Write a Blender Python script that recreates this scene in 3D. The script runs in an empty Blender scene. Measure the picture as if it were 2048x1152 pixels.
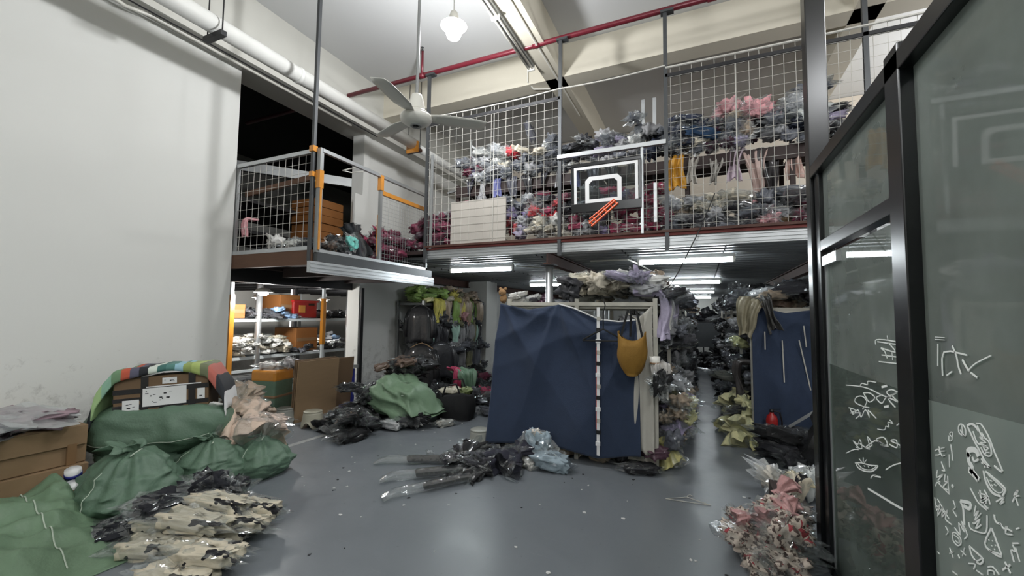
import bpy, math, random
import numpy as np
from mathutils import Vector, Matrix, Euler

sc = bpy.context.scene
COL = sc.collection
rng = random.Random(7)

# ------------------------------------------------------------------ camera
YAW, PITCH, ROLL, FPX = math.radians(24.27), math.radians(3.53), math.radians(0.72), 834.0
fw = Vector((-math.sin(YAW) * math.cos(PITCH), math.cos(YAW) * math.cos(PITCH), math.sin(PITCH)))
rt = Vector((math.cos(YAW), math.sin(YAW), 0))
up = rt.cross(fw)
r2 = math.cos(ROLL) * rt + math.sin(ROLL) * up
u2 = -math.sin(ROLL) * rt + math.cos(ROLL) * up
cam = bpy.data.cameras.new('camera')
cam.sensor_width = 36.0
cam.lens = FPX / 2048 * 36.0
cam.clip_start, cam.clip_end = 0.05, 100
camo = bpy.data.objects.new('camera', cam)
COL.objects.link(camo)
camo.matrix_world = Matrix(((r2.x, u2.x, -fw.x, 0), (r2.y, u2.y, -fw.y, 0), (r2.z, u2.z, -fw.z, 1.6), (0, 0, 0, 1)))
sc.camera = camo

# ------------------------------------------------------------------ world, exposure
w = bpy.data.worlds.new('world'); sc.world = w; w.use_nodes = True
w.node_tree.nodes['Background'].inputs[0].default_value = (0.75, 0.8, 0.85, 1)
w.node_tree.nodes['Background'].inputs[1].default_value = 0.05
sc.view_settings.view_transform = 'Standard'
sc.view_settings.look = 'None'
sc.view_settings.gamma = 1.0
sc.view_settings.use_curve_mapping = False
sc.view_settings.exposure = 0.0
PENDANT_W, FILL_W, TUBE_E, BULB_W = 195.0, 120.0, 45.0, 60.0

# ------------------------------------------------------------------ materials
def lin(h):
    h = h.lstrip('#')
    o = []
    for i in (0, 2, 4):
        c = int(h[i:i + 2], 16) / 255
        o.append(c / 12.92 if c <= 0.04045 else ((c + 0.055) / 1.055) ** 2.4)
    return (*o, 1.0)

MATS = {}
def M(name, col='#888888', rough=0.6, metal=0.0, var=0.12, scale=6.0, bump=0.0, bscale=40.0, coat=0.0, spec=0.5, stretch=None, sheen=0.0, crease=0.0, cscale=7.0):
    m = bpy.data.materials.new(name); m.use_nodes = True
    nt = m.node_tree; N = nt.nodes; L = nt.links
    b = N['Principled BSDF']
    b.inputs['Roughness'].default_value = rough
    b.inputs['Metallic'].default_value = metal
    b.inputs['Coat Weight'].default_value = coat
    b.inputs['Coat Roughness'].default_value = 0.12
    b.inputs['Specular IOR Level'].default_value = spec
    b.inputs['Sheen Weight'].default_value = sheen
    tc = N.new('ShaderNodeTexCoord'); mp = N.new('ShaderNodeMapping')
    L.new(tc.outputs['Object'], mp.inputs[0])
    if stretch: mp.inputs['Scale'].default_value = stretch
    nz = N.new('ShaderNodeTexNoise'); nz.inputs['Scale'].default_value = scale; nz.inputs['Detail'].default_value = 6
    L.new(mp.outputs[0], nz.inputs['Vector'])
    mx = N.new('ShaderNodeMix'); mx.data_type = 'RGBA'
    c = lin(col)
    mx.inputs['A'].default_value = (*[max(0, x * (1 - var)) for x in c[:3]], 1)
    mx.inputs['B'].default_value = (*[min(1, x * (1 + var)) for x in c[:3]], 1)
    L.new(nz.outputs['Fac'], mx.inputs['Factor'])
    L.new(mx.outputs['Result'], b.inputs['Base Color'])
    if bump:
        n2 = N.new('ShaderNodeTexNoise'); n2.inputs['Scale'].default_value = bscale; n2.inputs['Detail'].default_value = 4
        L.new(mp.outputs[0], n2.inputs['Vector'])
        bp = N.new('ShaderNodeBump'); bp.inputs['Strength'].default_value = bump; bp.inputs['Distance'].default_value = 0.01
        L.new(n2.outputs['Fac'], bp.inputs['Height']); L.new(bp.outputs[0], b.inputs['Normal'])
    if crease:                                   # long soft creases in woven plastic or cloth
        mp2 = N.new('ShaderNodeMapping'); mp2.inputs['Scale'].default_value = (1, 1, .45); L.new(tc.outputs['Object'], mp2.inputs[0])
        n3 = N.new('ShaderNodeTexNoise'); n3.noise_type = 'RIDGED_MULTIFRACTAL'; n3.inputs['Scale'].default_value = cscale; n3.inputs['Detail'].default_value = 3; n3.inputs['Distortion'].default_value = .6
        L.new(mp2.outputs[0], n3.inputs['Vector'])
        b2 = N.new('ShaderNodeBump'); b2.inputs['Strength'].default_value = crease; b2.inputs['Distance'].default_value = .035
        L.new(n3.outputs['Fac'], b2.inputs['Height'])
        if bump: L.new(b2.outputs[0], bp.inputs['Normal'])
        else: L.new(b2.outputs[0], b.inputs['Normal'])
    MATS[name] = m
    return m

def emis(name, col, strength):
    m = bpy.data.materials.new(name); m.use_nodes = True
    b = m.node_tree.nodes['Principled BSDF']
    b.inputs['Base Color'].default_value = lin(col)
    b.inputs['Emission Color'].default_value = lin(col)
    b.inputs['Emission Strength'].default_value = strength
    MATS[name] = m
    return m

# white painted wall with scuffs and a worn, dirty lower band
def wall_mat(name, col, dirt=0.5, top=1.2):
    m = M(name, col, rough=0.75, var=0.035, scale=0.8, bump=0.06, bscale=9)
    nt = m.node_tree; N = nt.nodes; L = nt.links; b = N['Principled BSDF']
    src = b.inputs['Base Color'].links[0].from_socket
    geo = N.new('ShaderNodeNewGeometry'); sx = N.new('ShaderNodeSeparateXYZ'); L.new(geo.outputs['Position'], sx.inputs[0])
    nz = N.new('ShaderNodeTexNoise'); nz.inputs['Scale'].default_value = 7; nz.inputs['Detail'].default_value = 10; nz.inputs['Roughness'].default_value = .75
    L.new(geo.outputs['Position'], nz.inputs['Vector'])
    mr = N.new('ShaderNodeMapRange'); mr.inputs['From Min'].default_value = 0.2; mr.inputs['From Max'].default_value = top
    mr.inputs['To Min'].default_value = 0.15; mr.inputs['To Max'].default_value = -0.12
    L.new(sx.outputs['Z'], mr.inputs['Value'])
    ad = N.new('ShaderNodeMath'); L.new(nz.outputs['Fac'], ad.inputs[0]); L.new(mr.outputs[0], ad.inputs[1])
    rp = N.new('ShaderNodeValToRGB'); rp.color_ramp.elements[0].position = .56; rp.color_ramp.elements[1].position = .72
    rp.color_ramp.elements[0].color = (0, 0, 0, 1); rp.color_ramp.elements[1].color = (dirt, dirt, dirt, 1)
    L.new(ad.outputs[0], rp.inputs[0])
    mx = N.new('ShaderNodeMix'); mx.data_type = 'RGBA'; mx.inputs['B'].default_value = lin('#7d7b74')
    L.new(rp.outputs[0], mx.inputs['Factor']); L.new(src, mx.inputs['A']); L.new(mx.outputs['Result'], b.inputs['Base Color'])
    return m
wall_mat('wall_white', '#dcdcd8', .45, 1.6)
wall_mat('wall_plain', '#d2d1cb', .25, .8)
M('ceil', '#cfd0d0', .8, var=.03, scale=.6)
M('beam_cream', '#d3cdbd', .8, var=.04, scale=1.2)
M('beam_grey', '#c9c8c1', .8, var=.05, scale=1.2)
M('loft_wall', '#cfc5b7', .85, var=.05, scale=.8)
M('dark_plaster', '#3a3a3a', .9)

# grey epoxy floor: scuffs, drag marks, patchy gloss
def floor_mat():
    m = M('floor', '#70757a', rough=.3, var=.1, scale=1.1)
    nt = m.node_tree; N = nt.nodes; L = nt.links; b = N['Principled BSDF']
    src = b.inputs['Base Color'].links[0].from_socket
    tc = N.new('ShaderNodeTexCoord')
    n1 = N.new('ShaderNodeTexNoise'); n1.inputs['Scale'].default_value = 2.2; n1.inputs['Detail'].default_value = 9; n1.inputs['Roughness'].default_value = .7
    L.new(tc.outputs['Object'], n1.inputs['Vector'])
    r1 = N.new('ShaderNodeMapRange'); r1.inputs['To Min'].default_value = .27; r1.inputs['To Max'].default_value = .46
    r1.inputs['From Min'].default_value = .3; r1.inputs['From Max'].default_value = .7
    L.new(n1.outputs['Fac'], r1.inputs['Value']); L.new(r1.outputs[0], b.inputs['Roughness'])
    # thin drag scratches
    mp = N.new('ShaderNodeMapping'); mp.inputs['Rotation'].default_value = (0, 0, .5); mp.inputs['Scale'].default_value = (1.5, 40, 1)
    L.new(tc.outputs['Object'], mp.inputs[0])
    n2 = N.new('ShaderNodeTexNoise'); n2.inputs['Scale'].default_value = 1.3; n2.inputs['Detail'].default_value = 3
    L.new(mp.outputs[0], n2.inputs['Vector'])
    rp = N.new('ShaderNodeValToRGB'); rp.color_ramp.elements[0].position = .66; rp.color_ramp.elements[1].position = .74
    rp.color_ramp.elements[1].color = (.3, .3, .3, 1)
    L.new(n2.outputs['Fac'], rp.inputs[0])
    mx = N.new('ShaderNodeMix'); mx.data_type = 'RGBA'; mx.inputs['B'].default_value = lin('#85898a')
    L.new(rp.outputs[0], mx.inputs['Factor']); L.new(src, mx.inputs['A'])
    # dark grime spots
    n3 = N.new('ShaderNodeTexNoise'); n3.inputs['Scale'].default_value = 16; n3.inputs['Detail'].default_value = 5
    L.new(tc.outputs['Object'], n3.inputs['Vector'])
    rp2 = N.new('ShaderNodeValToRGB'); rp2.color_ramp.elements[0].position = .68; rp2.color_ramp.elements[1].position = .75
    rp2.color_ramp.elements[1].color = (.25, .25, .25, 1)
    L.new(n3.outputs['Fac'], rp2.inputs[0])
    mx2 = N.new('ShaderNodeMix'); mx2.data_type = 'RGBA'; mx2.inputs['B'].default_value = lin('#34373a')
    L.new(rp2.outputs[0], mx2.inputs['Factor']); L.new(mx.outputs['Result'], mx2.inputs['A'])
    L.new(mx2.outputs['Result'], b.inputs['Base Color'])
    b.inputs['Coat Weight'].default_value = .2; b.inputs['Coat Roughness'].default_value = .26
floor_mat()

M('galv', '#b9bcbe', .38, .75, var=.12, scale=5)
M('galv_dull', '#9a9c9c', .5, .6, var=.15, scale=7)
M('steel_grey', '#4c4e50', .5, .5, var=.12)
M('steel_dark', '#2c2c2e', .5, .4)
M('rust', '#4e342c', .7, .2, var=.3, scale=9)
M('rust_red', '#6b2f2b', .7, .1, var=.2)
M('deck_sheet', '#8b8e90', .42, .55, var=.1, scale=3)
M('chrome', '#d2d4d5', .32, .85, var=.05)
M('red_pipe', '#6a1f2b', .35, .1, var=.12, scale=5)
M('wire_white', '#bdbbb4', .5, .1, var=.08)
M('white_paint', '#d9d9d5', .5, var=.05)
M('white_plastic', '#dedcd4', .35, var=.04)
M('shelf_white', '#cfd6d8', .45, .1, var=.05)
M('post_cream', '#bcb9ae', .5, .1, var=.08)
M('black_frame', '#0d0f11', .28, .2, var=.2, spec=.6)
M('black', '#0c0c0d', .5, var=.25)
M('black_cloth', '#141416', .85, var=.3, bump=.25, bscale=60, crease=.4)
M('dark_board', '#2e211f', .7, var=.2)
M('orange_tape', '#c08030', .3, var=.14, scale=14, coat=.4, bump=.15, bscale=25)
M('brown_tape', '#86684a', .3, var=.2, coat=.4)
M('card', '#8d7457', .8, var=.1, scale=4, stretch=(1, 1, 6))
M('card_dark', '#735c44', .8, var=.12, scale=4)
M('card_orange', '#875628', .75, var=.15, scale=4)
M('label_white', '#e4e4e4', .5, var=.03)
M('label_ink', '#2b2b30', .6)
M('black_tape', '#131114', .22, var=.2, coat=.3)
M('wood_brown', '#5a4030', .8, var=.25, scale=6, stretch=(1, 6, 6))
M('board_grey', '#aaa49c', .7, var=.07, scale=5)
M('green_sack', '#5a7360', .5, var=.16, scale=12, bump=.3, bscale=60, crease=.55, cscale=5)
M('green_tarp', '#6a8369', .48, var=.16, scale=9, bump=.3, bscale=50, crease=.6, cscale=3.5)
M('thread', '#b9c4b4', .7)
M('blue_cloth', '#233149', .85, var=.14, scale=9, bump=.2, bscale=120, sheen=.15, crease=.25, cscale=2.2)
M('pale_cloth', '#aeaba2', .85, var=.08, bump=.2, bscale=90)
M('mustard', '#84611f', .8, var=.14, bump=.2, bscale=90, crease=.4, cscale=9)
M('yellow_line', '#c9b13c', .6)
M('tape_line', '#8f9190', .6, var=.3, scale=9)
M('red_paint', '#9c1f1f', .35)
M('blue_paint', '#2a2f80', .45)
M('red_crate', '#8f1a18', .4)
M('teal_plastic', '#37b0a6', .4)
M('stool_grey', '#8f9089', .4, var=.12, scale=12)
M('stool_cream', '#a9a594', .45, var=.12, scale=12)
M('orange_paint', '#e2571e', .4)
M('tan_fur', '#9c7a55', .95, var=.3, scale=40, bump=.8, bscale=60)
M('scrap_white', '#c9c9c7', .6)
M('scrap_dark', '#2c2d2f', .7)
M('glass_mark', '#f2f5f1', .9, var=.02)

# garment: one cloth material, each garment carries its own colour
def garment_mat(name, rough, coat, pattern=None, attr=False):
    m = bpy.data.materials.new(name); m.use_nodes = True
    nt = m.node_tree; N = nt.nodes; L = nt.links; b = N['Principled BSDF']
    oi = N.new('ShaderNodeAttribute' if attr else 'ShaderNodeObjectInfo'); tc = N.new('ShaderNodeTexCoord')
    if attr: oi.attribute_name = 'tint'
    nz = N.new('ShaderNodeTexNoise'); nz.inputs['Scale'].default_value = 9; nz.inputs['Detail'].default_value = 5
    L.new(tc.outputs['Object'], nz.inputs['Vector'])
    mr = N.new('ShaderNodeMapRange'); mr.inputs['To Min'].default_value = .72; mr.inputs['To Max'].default_value = 1.2
    L.new(nz.outputs['Fac'], mr.inputs['Value'])
    mx = N.new('ShaderNodeMix'); mx.data_type = 'RGBA'; mx.blend_type = 'MULTIPLY'; mx.inputs['Factor'].default_value = 1
    L.new(oi.outputs['Color'], mx.inputs['A']); L.new(mr.outputs[0], mx.inputs['B'])
    out = mx.outputs['Result']
    if pattern:
        n2 = N.new('ShaderNodeTexVoronoi' if pattern == 'red' else 'ShaderNodeTexNoise'); n2.inputs['Scale'].default_value = 16 if pattern == 'red' else 8
        L.new(tc.outputs['Object'], n2.inputs['Vector'])
        rp = N.new('ShaderNodeValToRGB'); rp.color_ramp.interpolation = 'CONSTANT'
        rp.color_ramp.elements[0].color = (0, 0, 0, 1); rp.color_ramp.elements[1].color = (1, 1, 1, 1)
        rp.color_ramp.elements[1].position = .6 if pattern == 'black' else .72
        L.new(n2.outputs['Fac'] if pattern == 'black' else n2.outputs['Distance'], rp.inputs[0])
        m2 = N.new('ShaderNodeMix'); m2.data_type = 'RGBA'; m2.inputs['B'].default_value = lin('#17161a') if pattern == 'black' else lin('#9c4046')
        L.new(rp.outputs[0], m2.inputs['Factor']); L.new(out, m2.inputs['A']); out = m2.outputs['Result']
        if pattern == 'red':
            n3 = N.new('ShaderNodeTexNoise'); n3.inputs['Scale'].default_value = 34; L.new(tc.outputs['Object'], n3.inputs['Vector'])
            r3 = N.new('ShaderNodeValToRGB'); r3.color_ramp.interpolation = 'CONSTANT'; r3.color_ramp.elements[1].position = .56
            r3.color_ramp.elements[0].color = (0, 0, 0, 1); r3.color_ramp.elements[1].color = (1, 1, 1, 1); L.new(n3.outputs['Fac'], r3.inputs[0])
            m3 = N.new('ShaderNodeMix'); m3.data_type = 'RGBA'; m3.inputs['B'].default_value = lin('#5d4e48')
            L.new(r3.outputs[0], m3.inputs['Factor']); L.new(out, m3.inputs['A']); out = m3.outputs['Result']
    L.new(out, b.inputs['Base Color'])
    b.inputs['Roughness'].default_value = rough; b.inputs['Coat Weight'].default_value = coat; b.inputs['Coat Roughness'].default_value = .1
    n4 = N.new('ShaderNodeTexNoise'); n4.inputs['Scale'].default_value = 26; n4.inputs['Detail'].default_value = 3
    L.new(tc.outputs['Object'], n4.inputs['Vector'])
    bp = N.new('ShaderNodeBump'); bp.inputs['Strength'].default_value = .55; bp.inputs['Distance'].default_value = .012
    L.new(n4.outputs['Fac'], bp.inputs['Height']); L.new(bp.outputs[0], b.inputs['Normal'])
    MATS[name] = m
garment_mat('garment', .85, 0)
garment_mat('garment_shiny', .6, .55)
garment_mat('garment_stuff', .55, .45, attr=True)
garment_mat('print_black', .85, 0, 'black')
garment_mat('print_red', .85, 0, 'red')

def film_mat(name, base, edge, rough, haze=.1, tint='#f4f6f6'):
    m = bpy.data.materials.new(name); m.use_nodes = True
    nt = m.node_tree; N = nt.nodes; L = nt.links
    for n in list(N):
        if n.type != 'OUTPUT_MATERIAL': N.remove(n)
    out = [n for n in N if n.type == 'OUTPUT_MATERIAL'][0]
    tr = N.new('ShaderNodeBsdfTransparent'); tr.inputs[0].default_value = lin(tint)
    gl = N.new('ShaderNodeBsdfGlossy'); gl.inputs['Roughness'].default_value = rough; gl.inputs['Color'].default_value = (.95, .96, .97, 1)
    lw = N.new('ShaderNodeLayerWeight'); lw.inputs[0].default_value = .35
    mr = N.new('ShaderNodeMapRange'); mr.inputs['To Min'].default_value = base; mr.inputs['To Max'].default_value = edge
    L.new(lw.outputs['Facing'], mr.inputs['Value'])
    mx = N.new('ShaderNodeMixShader')
    df = N.new('ShaderNodeBsdfDiffuse'); df.inputs[0].default_value = lin('#d6d8da')
    hz = N.new('ShaderNodeMixShader'); hz.inputs[0].default_value = haze; L.new(tr.outputs[0], hz.inputs[1]); L.new(df.outputs[0], hz.inputs[2])
    L.new(mr.outputs[0], mx.inputs[0]); L.new(hz.outputs[0], mx.inputs[1]); L.new(gl.outputs[0], mx.inputs[2])
    tc = N.new('ShaderNodeTexCoord'); nz = N.new('ShaderNodeTexNoise'); nz.inputs['Scale'].default_value = 22; nz.inputs['Detail'].default_value = 2
    L.new(tc.outputs['Object'], nz.inputs['Vector'])
    bp = N.new('ShaderNodeBump'); bp.inputs['Strength'].default_value = .6; bp.inputs['Distance'].default_value = .01
    L.new(nz.outputs['Fac'], bp.inputs['Height']); L.new(bp.outputs[0], gl.inputs['Normal'])
    L.new(mx.outputs[0], out.inputs['Surface'])
    MATS[name] = m
film_mat('film', .06, .34, .12, .035)
film_mat('film_loft', .12, .45, .17, .15)
film_mat('film_clear', .09, .38, .12, .06)
film_mat('film_milky', .15, .45, .22, .22)

def glass_mat(name, tint, haze, hazecol, gloss=.06, mottled=.5):
    m = bpy.data.materials.new(name); m.use_nodes = True
    nt = m.node_tree; N = nt.nodes; L = nt.links
    for n in list(N):
        if n.type != 'OUTPUT_MATERIAL': N.remove(n)
    out = [n for n in N if n.type == 'OUTPUT_MATERIAL'][0]
    tr = N.new('ShaderNodeBsdfTransparent'); tr.inputs[0].default_value = lin(tint)
    df = N.new('ShaderNodeBsdfDiffuse'); df.inputs[0].default_value = lin(hazecol)
    tl = N.new('ShaderNodeBsdfTranslucent'); tl.inputs[0].default_value = lin(hazecol)
    dm = N.new('ShaderNodeMixShader'); dm.inputs[0].default_value = .4
    L.new(df.outputs[0], dm.inputs[1]); L.new(tl.outputs[0], dm.inputs[2])
    tc = N.new('ShaderNodeTexCoord'); nz = N.new('ShaderNodeTexNoise'); nz.inputs['Scale'].default_value = 2.2; nz.inputs['Detail'].default_value = 7
    L.new(tc.outputs['Object'], nz.inputs['Vector'])
    mr = N.new('ShaderNodeMapRange'); mr.inputs['From Min'].default_value = .3; mr.inputs['From Max'].default_value = .7
    mr.inputs['To Min'].default_value = haze * (1 - mottled); mr.inputs['To Max'].default_value = min(1, haze * (1 + mottled))
    L.new(nz.outputs['Fac'], mr.inputs['Value'])
    hz = N.new('ShaderNodeMixShader'); L.new(mr.outputs[0], hz.inputs[0]); L.new(tr.outputs[0], hz.inputs[1]); L.new(dm.outputs[0], hz.inputs[2])
    gl = N.new('ShaderNodeBsdfGlossy'); gl.inputs['Roughness'].default_value = .03
    fr = N.new('ShaderNodeFresnel'); fr.inputs[0].default_value = 1.28
    mx = N.new('ShaderNodeMixShader'); L.new(fr.outputs[0], mx.inputs[0]); L.new(hz.outputs[0], mx.inputs[1]); L.new(gl.outputs[0], mx.inputs[2])
    L.new(mx.outputs[0], out.inputs['Surface'])
    MATS[name] = m
glass_mat('glass', '#dfeee6', .32, '#dfe9e2', mottled=.25)
glass_mat('glass_frost', '#b8cbbf', .6, '#d3dfd7', mottled=.1)
glass_mat('glass_frost_thin', '#a9bcb0', .3, '#b3c2b8', mottled=.25)
glass_mat('acrylic', '#e9eeee', .04, '#b0b4b4')
emis('tube_glow', '#f3fbff', TUBE_E)
emis('bulb_glow', '#fbfdff', 30.0)

# ------------------------------------------------------------------ mesh helpers
class MB:
    def __init__(s): s.v = []; s.f = []
    def add(s, verts, faces):
        o = len(s.v); s.v += [tuple(map(float, p)) for p in verts]; s.f += [tuple(i + o for i in f) for f in faces]; return s
    def box(s, x0, x1, y0, y1, z0, z1):
        return s.add([(x0, y0, z0), (x1, y0, z0), (x1, y1, z0), (x0, y1, z0), (x0, y0, z1), (x1, y0, z1), (x1, y1, z1), (x0, y1, z1)],
                     [(3, 2, 1, 0), (4, 5, 6, 7), (0, 1, 5, 4), (1, 2, 6, 5), (2, 3, 7, 6), (3, 0, 4, 7)])
    def bar(s, a, b, wd, ht=None, upv=(0, 0, 1)):
        ht = ht or wd; a = Vector(a); b = Vector(b); d = (b - a).normalized(); u = Vector(upv)
        if abs(d.dot(u)) > .98: u = Vector((0, 1, 0))
        r = d.cross(u).normalized(); u = r.cross(d)
        vs = [p + r * (sx * wd / 2) + u * (sz * ht / 2) for p in (a, b) for sx, sz in ((-1, -1), (1, -1), (1, 1), (-1, 1))]
        return s.add(vs, [(0, 1, 2, 3), (7, 6, 5, 4), (0, 4, 5, 1), (1, 5, 6, 2), (2, 6, 7, 3), (3, 7, 4, 0)])
    def tube(s, path, r, n=8, caps=True):
        P = [Vector(p) for p in path]; k = len(P)
        R = [r] * k if not hasattr(r, '__len__') else r
        T = [(P[min(i + 1, k - 1)] - P[max(i - 1, 0)]).normalized() for i in range(k)]
        u = Vector((0, 0, 1)) if abs(T[0].z) < .9 else Vector((1, 0, 0))
        u = (u - T[0] * u.dot(T[0])).normalized(); vs = []; fs = []
        for i in range(k):
            u = (u - T[i] * u.dot(T[i])).normalized(); q = T[i].cross(u)
            for j in range(n):
                a = 2 * math.pi * j / n; vs.append(P[i] + (u * math.cos(a) + q * math.sin(a)) * R[i])
        for i in range(k - 1):
            for j in range(n):
                a = i * n + j; b = i * n + (j + 1) % n; fs.append((a, b, b + n, a + n))
        if caps: fs.append(tuple(range(n))[::-1]); fs.append(tuple(range((k - 1) * n, k * n)))
        return s.add(vs, fs)
    def lathe(s, prof, c=(0, 0, 0), n=24):
        vs = []; fs = []; k = len(prof)
        for r, z in prof:
            for j in range(n):
                a = 2 * math.pi * j / n; vs.append((c[0] + r * math.cos(a), c[1] + r * math.sin(a), c[2] + z))
        for i in range(k - 1):
            for j in range(n):
                a = i * n + j; b = i * n + (j + 1) % n; fs.append((a, b, b + n, a + n))
        if prof[0][0] > 1e-4: fs.append(tuple(range(n))[::-1])
        if prof[-1][0] > 1e-4: fs.append(tuple(range((k - 1) * n, k * n)))
        return s.add(vs, fs)
    def grid(s, P, cu=False, cv=False):
        P = np.asarray(P); n, m = P.shape[:2]; fs = []
        for i in range(n if cu else n - 1):
            for j in range(m if cv else m - 1):
                i2 = (i + 1) % n; j2 = (j + 1) % m; fs.append((i * m + j, i2 * m + j, i2 * m + j2, i * m + j2))
        return s.add(P.reshape(-1, 3), fs)
    def prism(s, poly, z0, z1, tf=lambda p: p):
        n = len(poly); vs = [tf((x, y, z0)) for x, y in poly] + [tf((x, y, z1)) for x, y in poly]
        return s.add(vs, [tuple(range(n))[::-1], tuple(range(n, 2 * n))] + [(i, (i + 1) % n, (i + 1) % n + n, i + n) for i in range(n)])
    def mesh(s, name, smooth=False):
        me = bpy.data.meshes.new(name); me.from_pydata(s.v, [], s.f); me.update()
        if smooth: me.shade_smooth()
        return me

def put(name, me, mat, parent=None, loc=None, rot=None, col=None):
    if isinstance(me, MB): me = me.mesh(name)
    o = bpy.data.objects.new(name, me); COL.objects.link(o)
    if mat:
        if not me.materials: me.materials.append(None)
        o.material_slots[0].link = 'OBJECT'; o.material_slots[0].material = MATS[mat]
    if parent: o.parent = parent
    if loc is not None: o.location = loc
    if rot is not None: o.rotation_euler = rot
    if col: o.color = lin(col)
    return o
def sm(mb, name): return mb.mesh(name, True)
def tag(o, label, cat, group=None):
    o['label'] = label; o['category'] = cat
    if group: o['group'] = group
    return o
def empty(name, label, cat, loc=(0, 0, 0), rot=None, group=None):
    o = bpy.data.objects.new(name, None); COL.objects.link(o); o.location = loc; o.empty_display_size = .1
    if rot is not None: o.rotation_euler = rot
    return tag(o, label, cat, group)
def struct(name, mb, mat, parent=None, label=None):
    o = put(name, mb, mat, parent)
    if not parent: o['kind'] = 'structure'
    if label: o['label'] = label
    return o
def B(*a): return MB().box(*a)
def T(path, r, n=8): return MB().tube(path, r, n)
def bevel(o, wd=.01, seg=2):
    m = o.modifiers.new('bevel', 'BEVEL'); m.width = wd; m.segments = seg; m.limit_method = 'ANGLE'; return o
def solid(o, t=.004):
    m = o.modifiers.new('solid', 'SOLIDIFY'); m.thickness = t; m.offset = 0; return o
def ik(P, amp, freq, seed, n=7):
    "ridged crumple noise"
    r = np.random.RandomState(seed); out = np.zeros(P.shape[:-1])
    for i in range(n):
        k = r.normal(size=3); k /= np.linalg.norm(k); k *= freq * (0.6 + 1.5 * r.rand())
        out += (1 - 2 * np.abs(np.sin(P @ k + r.rand() * 6.28))) * (0.5 + r.rand()) / n
    return out * amp
def wav(P, amp, freq, seed, n=5):
    r = np.random.RandomState(seed); out = np.zeros(P.shape[:-1])
    for i in range(n):
        k = r.normal(size=3); k /= np.linalg.norm(k); k *= freq * (0.5 + r.rand())
        out += np.sin(P @ k + r.rand() * 6.28) / n
    return out * amp
# ================================================================== THE SETTING
H = 5.85
struct('floor', B(-12, 9, -6.2, 20.4, -.12, 0), 'floor')
struct('ceiling', B(-12, 9, -6.2, 20.4, H, H + .15), 'ceil')
struct('wall_left', B(-5.97, -5.75, -6, 3.54, 0, 4.95), 'wall_white')
struct('wall_left_rear', B(-5.97, -5.75, 5.85, 20.2, 0, 4.95), 'wall_white')
struct('wall_back', B(-12, 9, 20.2, 20.4, 0, H), 'wall_plain')
struct('wall_front', B(-12, 9, -6.2, -6.0, 0, H), 'wall_plain')
struct('wall_right', B(8.8, 9.0, -6, 20.2, 0, H), 'wall_plain')
# side room behind the opening
struct('wall_side_room_far', B(-11.2, -11.0, 2.8, 12, 0, H), 'wall_plain')
struct('wall_side_room_near', B(-11, -5.97, 2.75, 2.9, 0, H), 'wall_plain')
struct('wall_side_room_end', B(-11, -5.97, 12, 12.15, 0, H), 'wall_plain')
# beams
struct('trim_1', B(-6.15, -5.5, -6, 20.2, 4.95, H), 'beam_grey', label='deep ceiling beam running along the left wall')
struct('trim_2', B(-5.5, 8.8, 6.08, 6.38, 5.32, H), 'beam_cream', label='cross beam above the loft')
struct('trim_3', B(-5.5, 8.8, 10.1, 10.4, 5.32, H), 'beam_cream')
struct('trim_4', B(-5.5, 8.8, 14.2, 14.5, 5.32, H), 'beam_cream')
struct('trim_5', B(-5.5, 8.8, 1.2, 1.5, 5.32, H), 'beam_cream')
struct('trim_6', B(-2.2, -1.9, -6, 20.2, 5.32, H), 'beam_cream', label='beam running into the depth under the ceiling')
struct('trim_7', B(1.75, 2.05, -6, 20.2, 5.32, H), 'beam_cream')
struct('trim_8', B(-5.75, -5.05, 9.6, 10.2, 0, 4.95), 'wall_plain', label='white pillar beyond the clothing rack')
struct('trim_9', B(-6.0, -5.72, 5.84, 5.98, 0, 4.95), 'wall_white', label='chipped plaster edge of the opening')

struct('wall_loft_back', B(-5.75, 8.8, 9.72, 9.86, 2.56, 5.84), 'loft_wall')
# loft deck (mezzanine) over the rear half of the hall
deck = struct('mezzanine_deck', B(-5.75, 8.8, 5.26, 20.2, 2.5, 2.55), 'dark_board', label='loft floor over the rear of the hall')
# corrugated sheets, ribs run left to right
def corrug(x0, x1, y0, y1, z, dz=.045, pitch=.24):
    prof = []; y = y0
    while y < y1 - 1e-6:
        for dy, h in ((0, 0), (.07, 0), (.10, 1), (.20, 1)): prof.append((y + dy, z + dz * h))
        y += pitch
    prof.append((y1, z))
    return MB().grid(np.array([[(x0, a, b) for a, b in prof], [(x1, a, b) for a, b in prof]]))
x = -5.7
for k in range(12):
    struct('deck_sheet', corrug(x, x + 1.18, 5.27, 20.1, 2.43), 'deck_sheet', deck); x += 1.2
struct('edge_channel', B(-3.8, 8.8, 5.2, 5.26, 2.41, 2.54), 'galv', deck)
for z in (2.435, 2.475, 2.515):
    struct('channel_lip', B(-3.8, 8.8, 5.19, 5.2, z - .006, z + .006), 'galv', deck)
struct('edge_angle', B(-3.82, 8.8, 5.17, 5.26, 2.54, 2.575), 'rust_red', deck)
def ibeam(xc, y0, y1, z0, z1, wd=.1, t=.012):
    p = [(-wd/2, z0), (wd/2, z0), (wd/2, z0+t), (t/2, z0+t), (t/2, z1-t), (wd/2, z1-t), (wd/2, z1), (-wd/2, z1), (-wd/2, z1-t), (-t/2, z1-t), (-t/2, z0+t), (-wd/2, z0+t)]
    return MB().prism(p, y0, y1, lambda q: (xc + q[0], q[2], q[1]))
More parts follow.
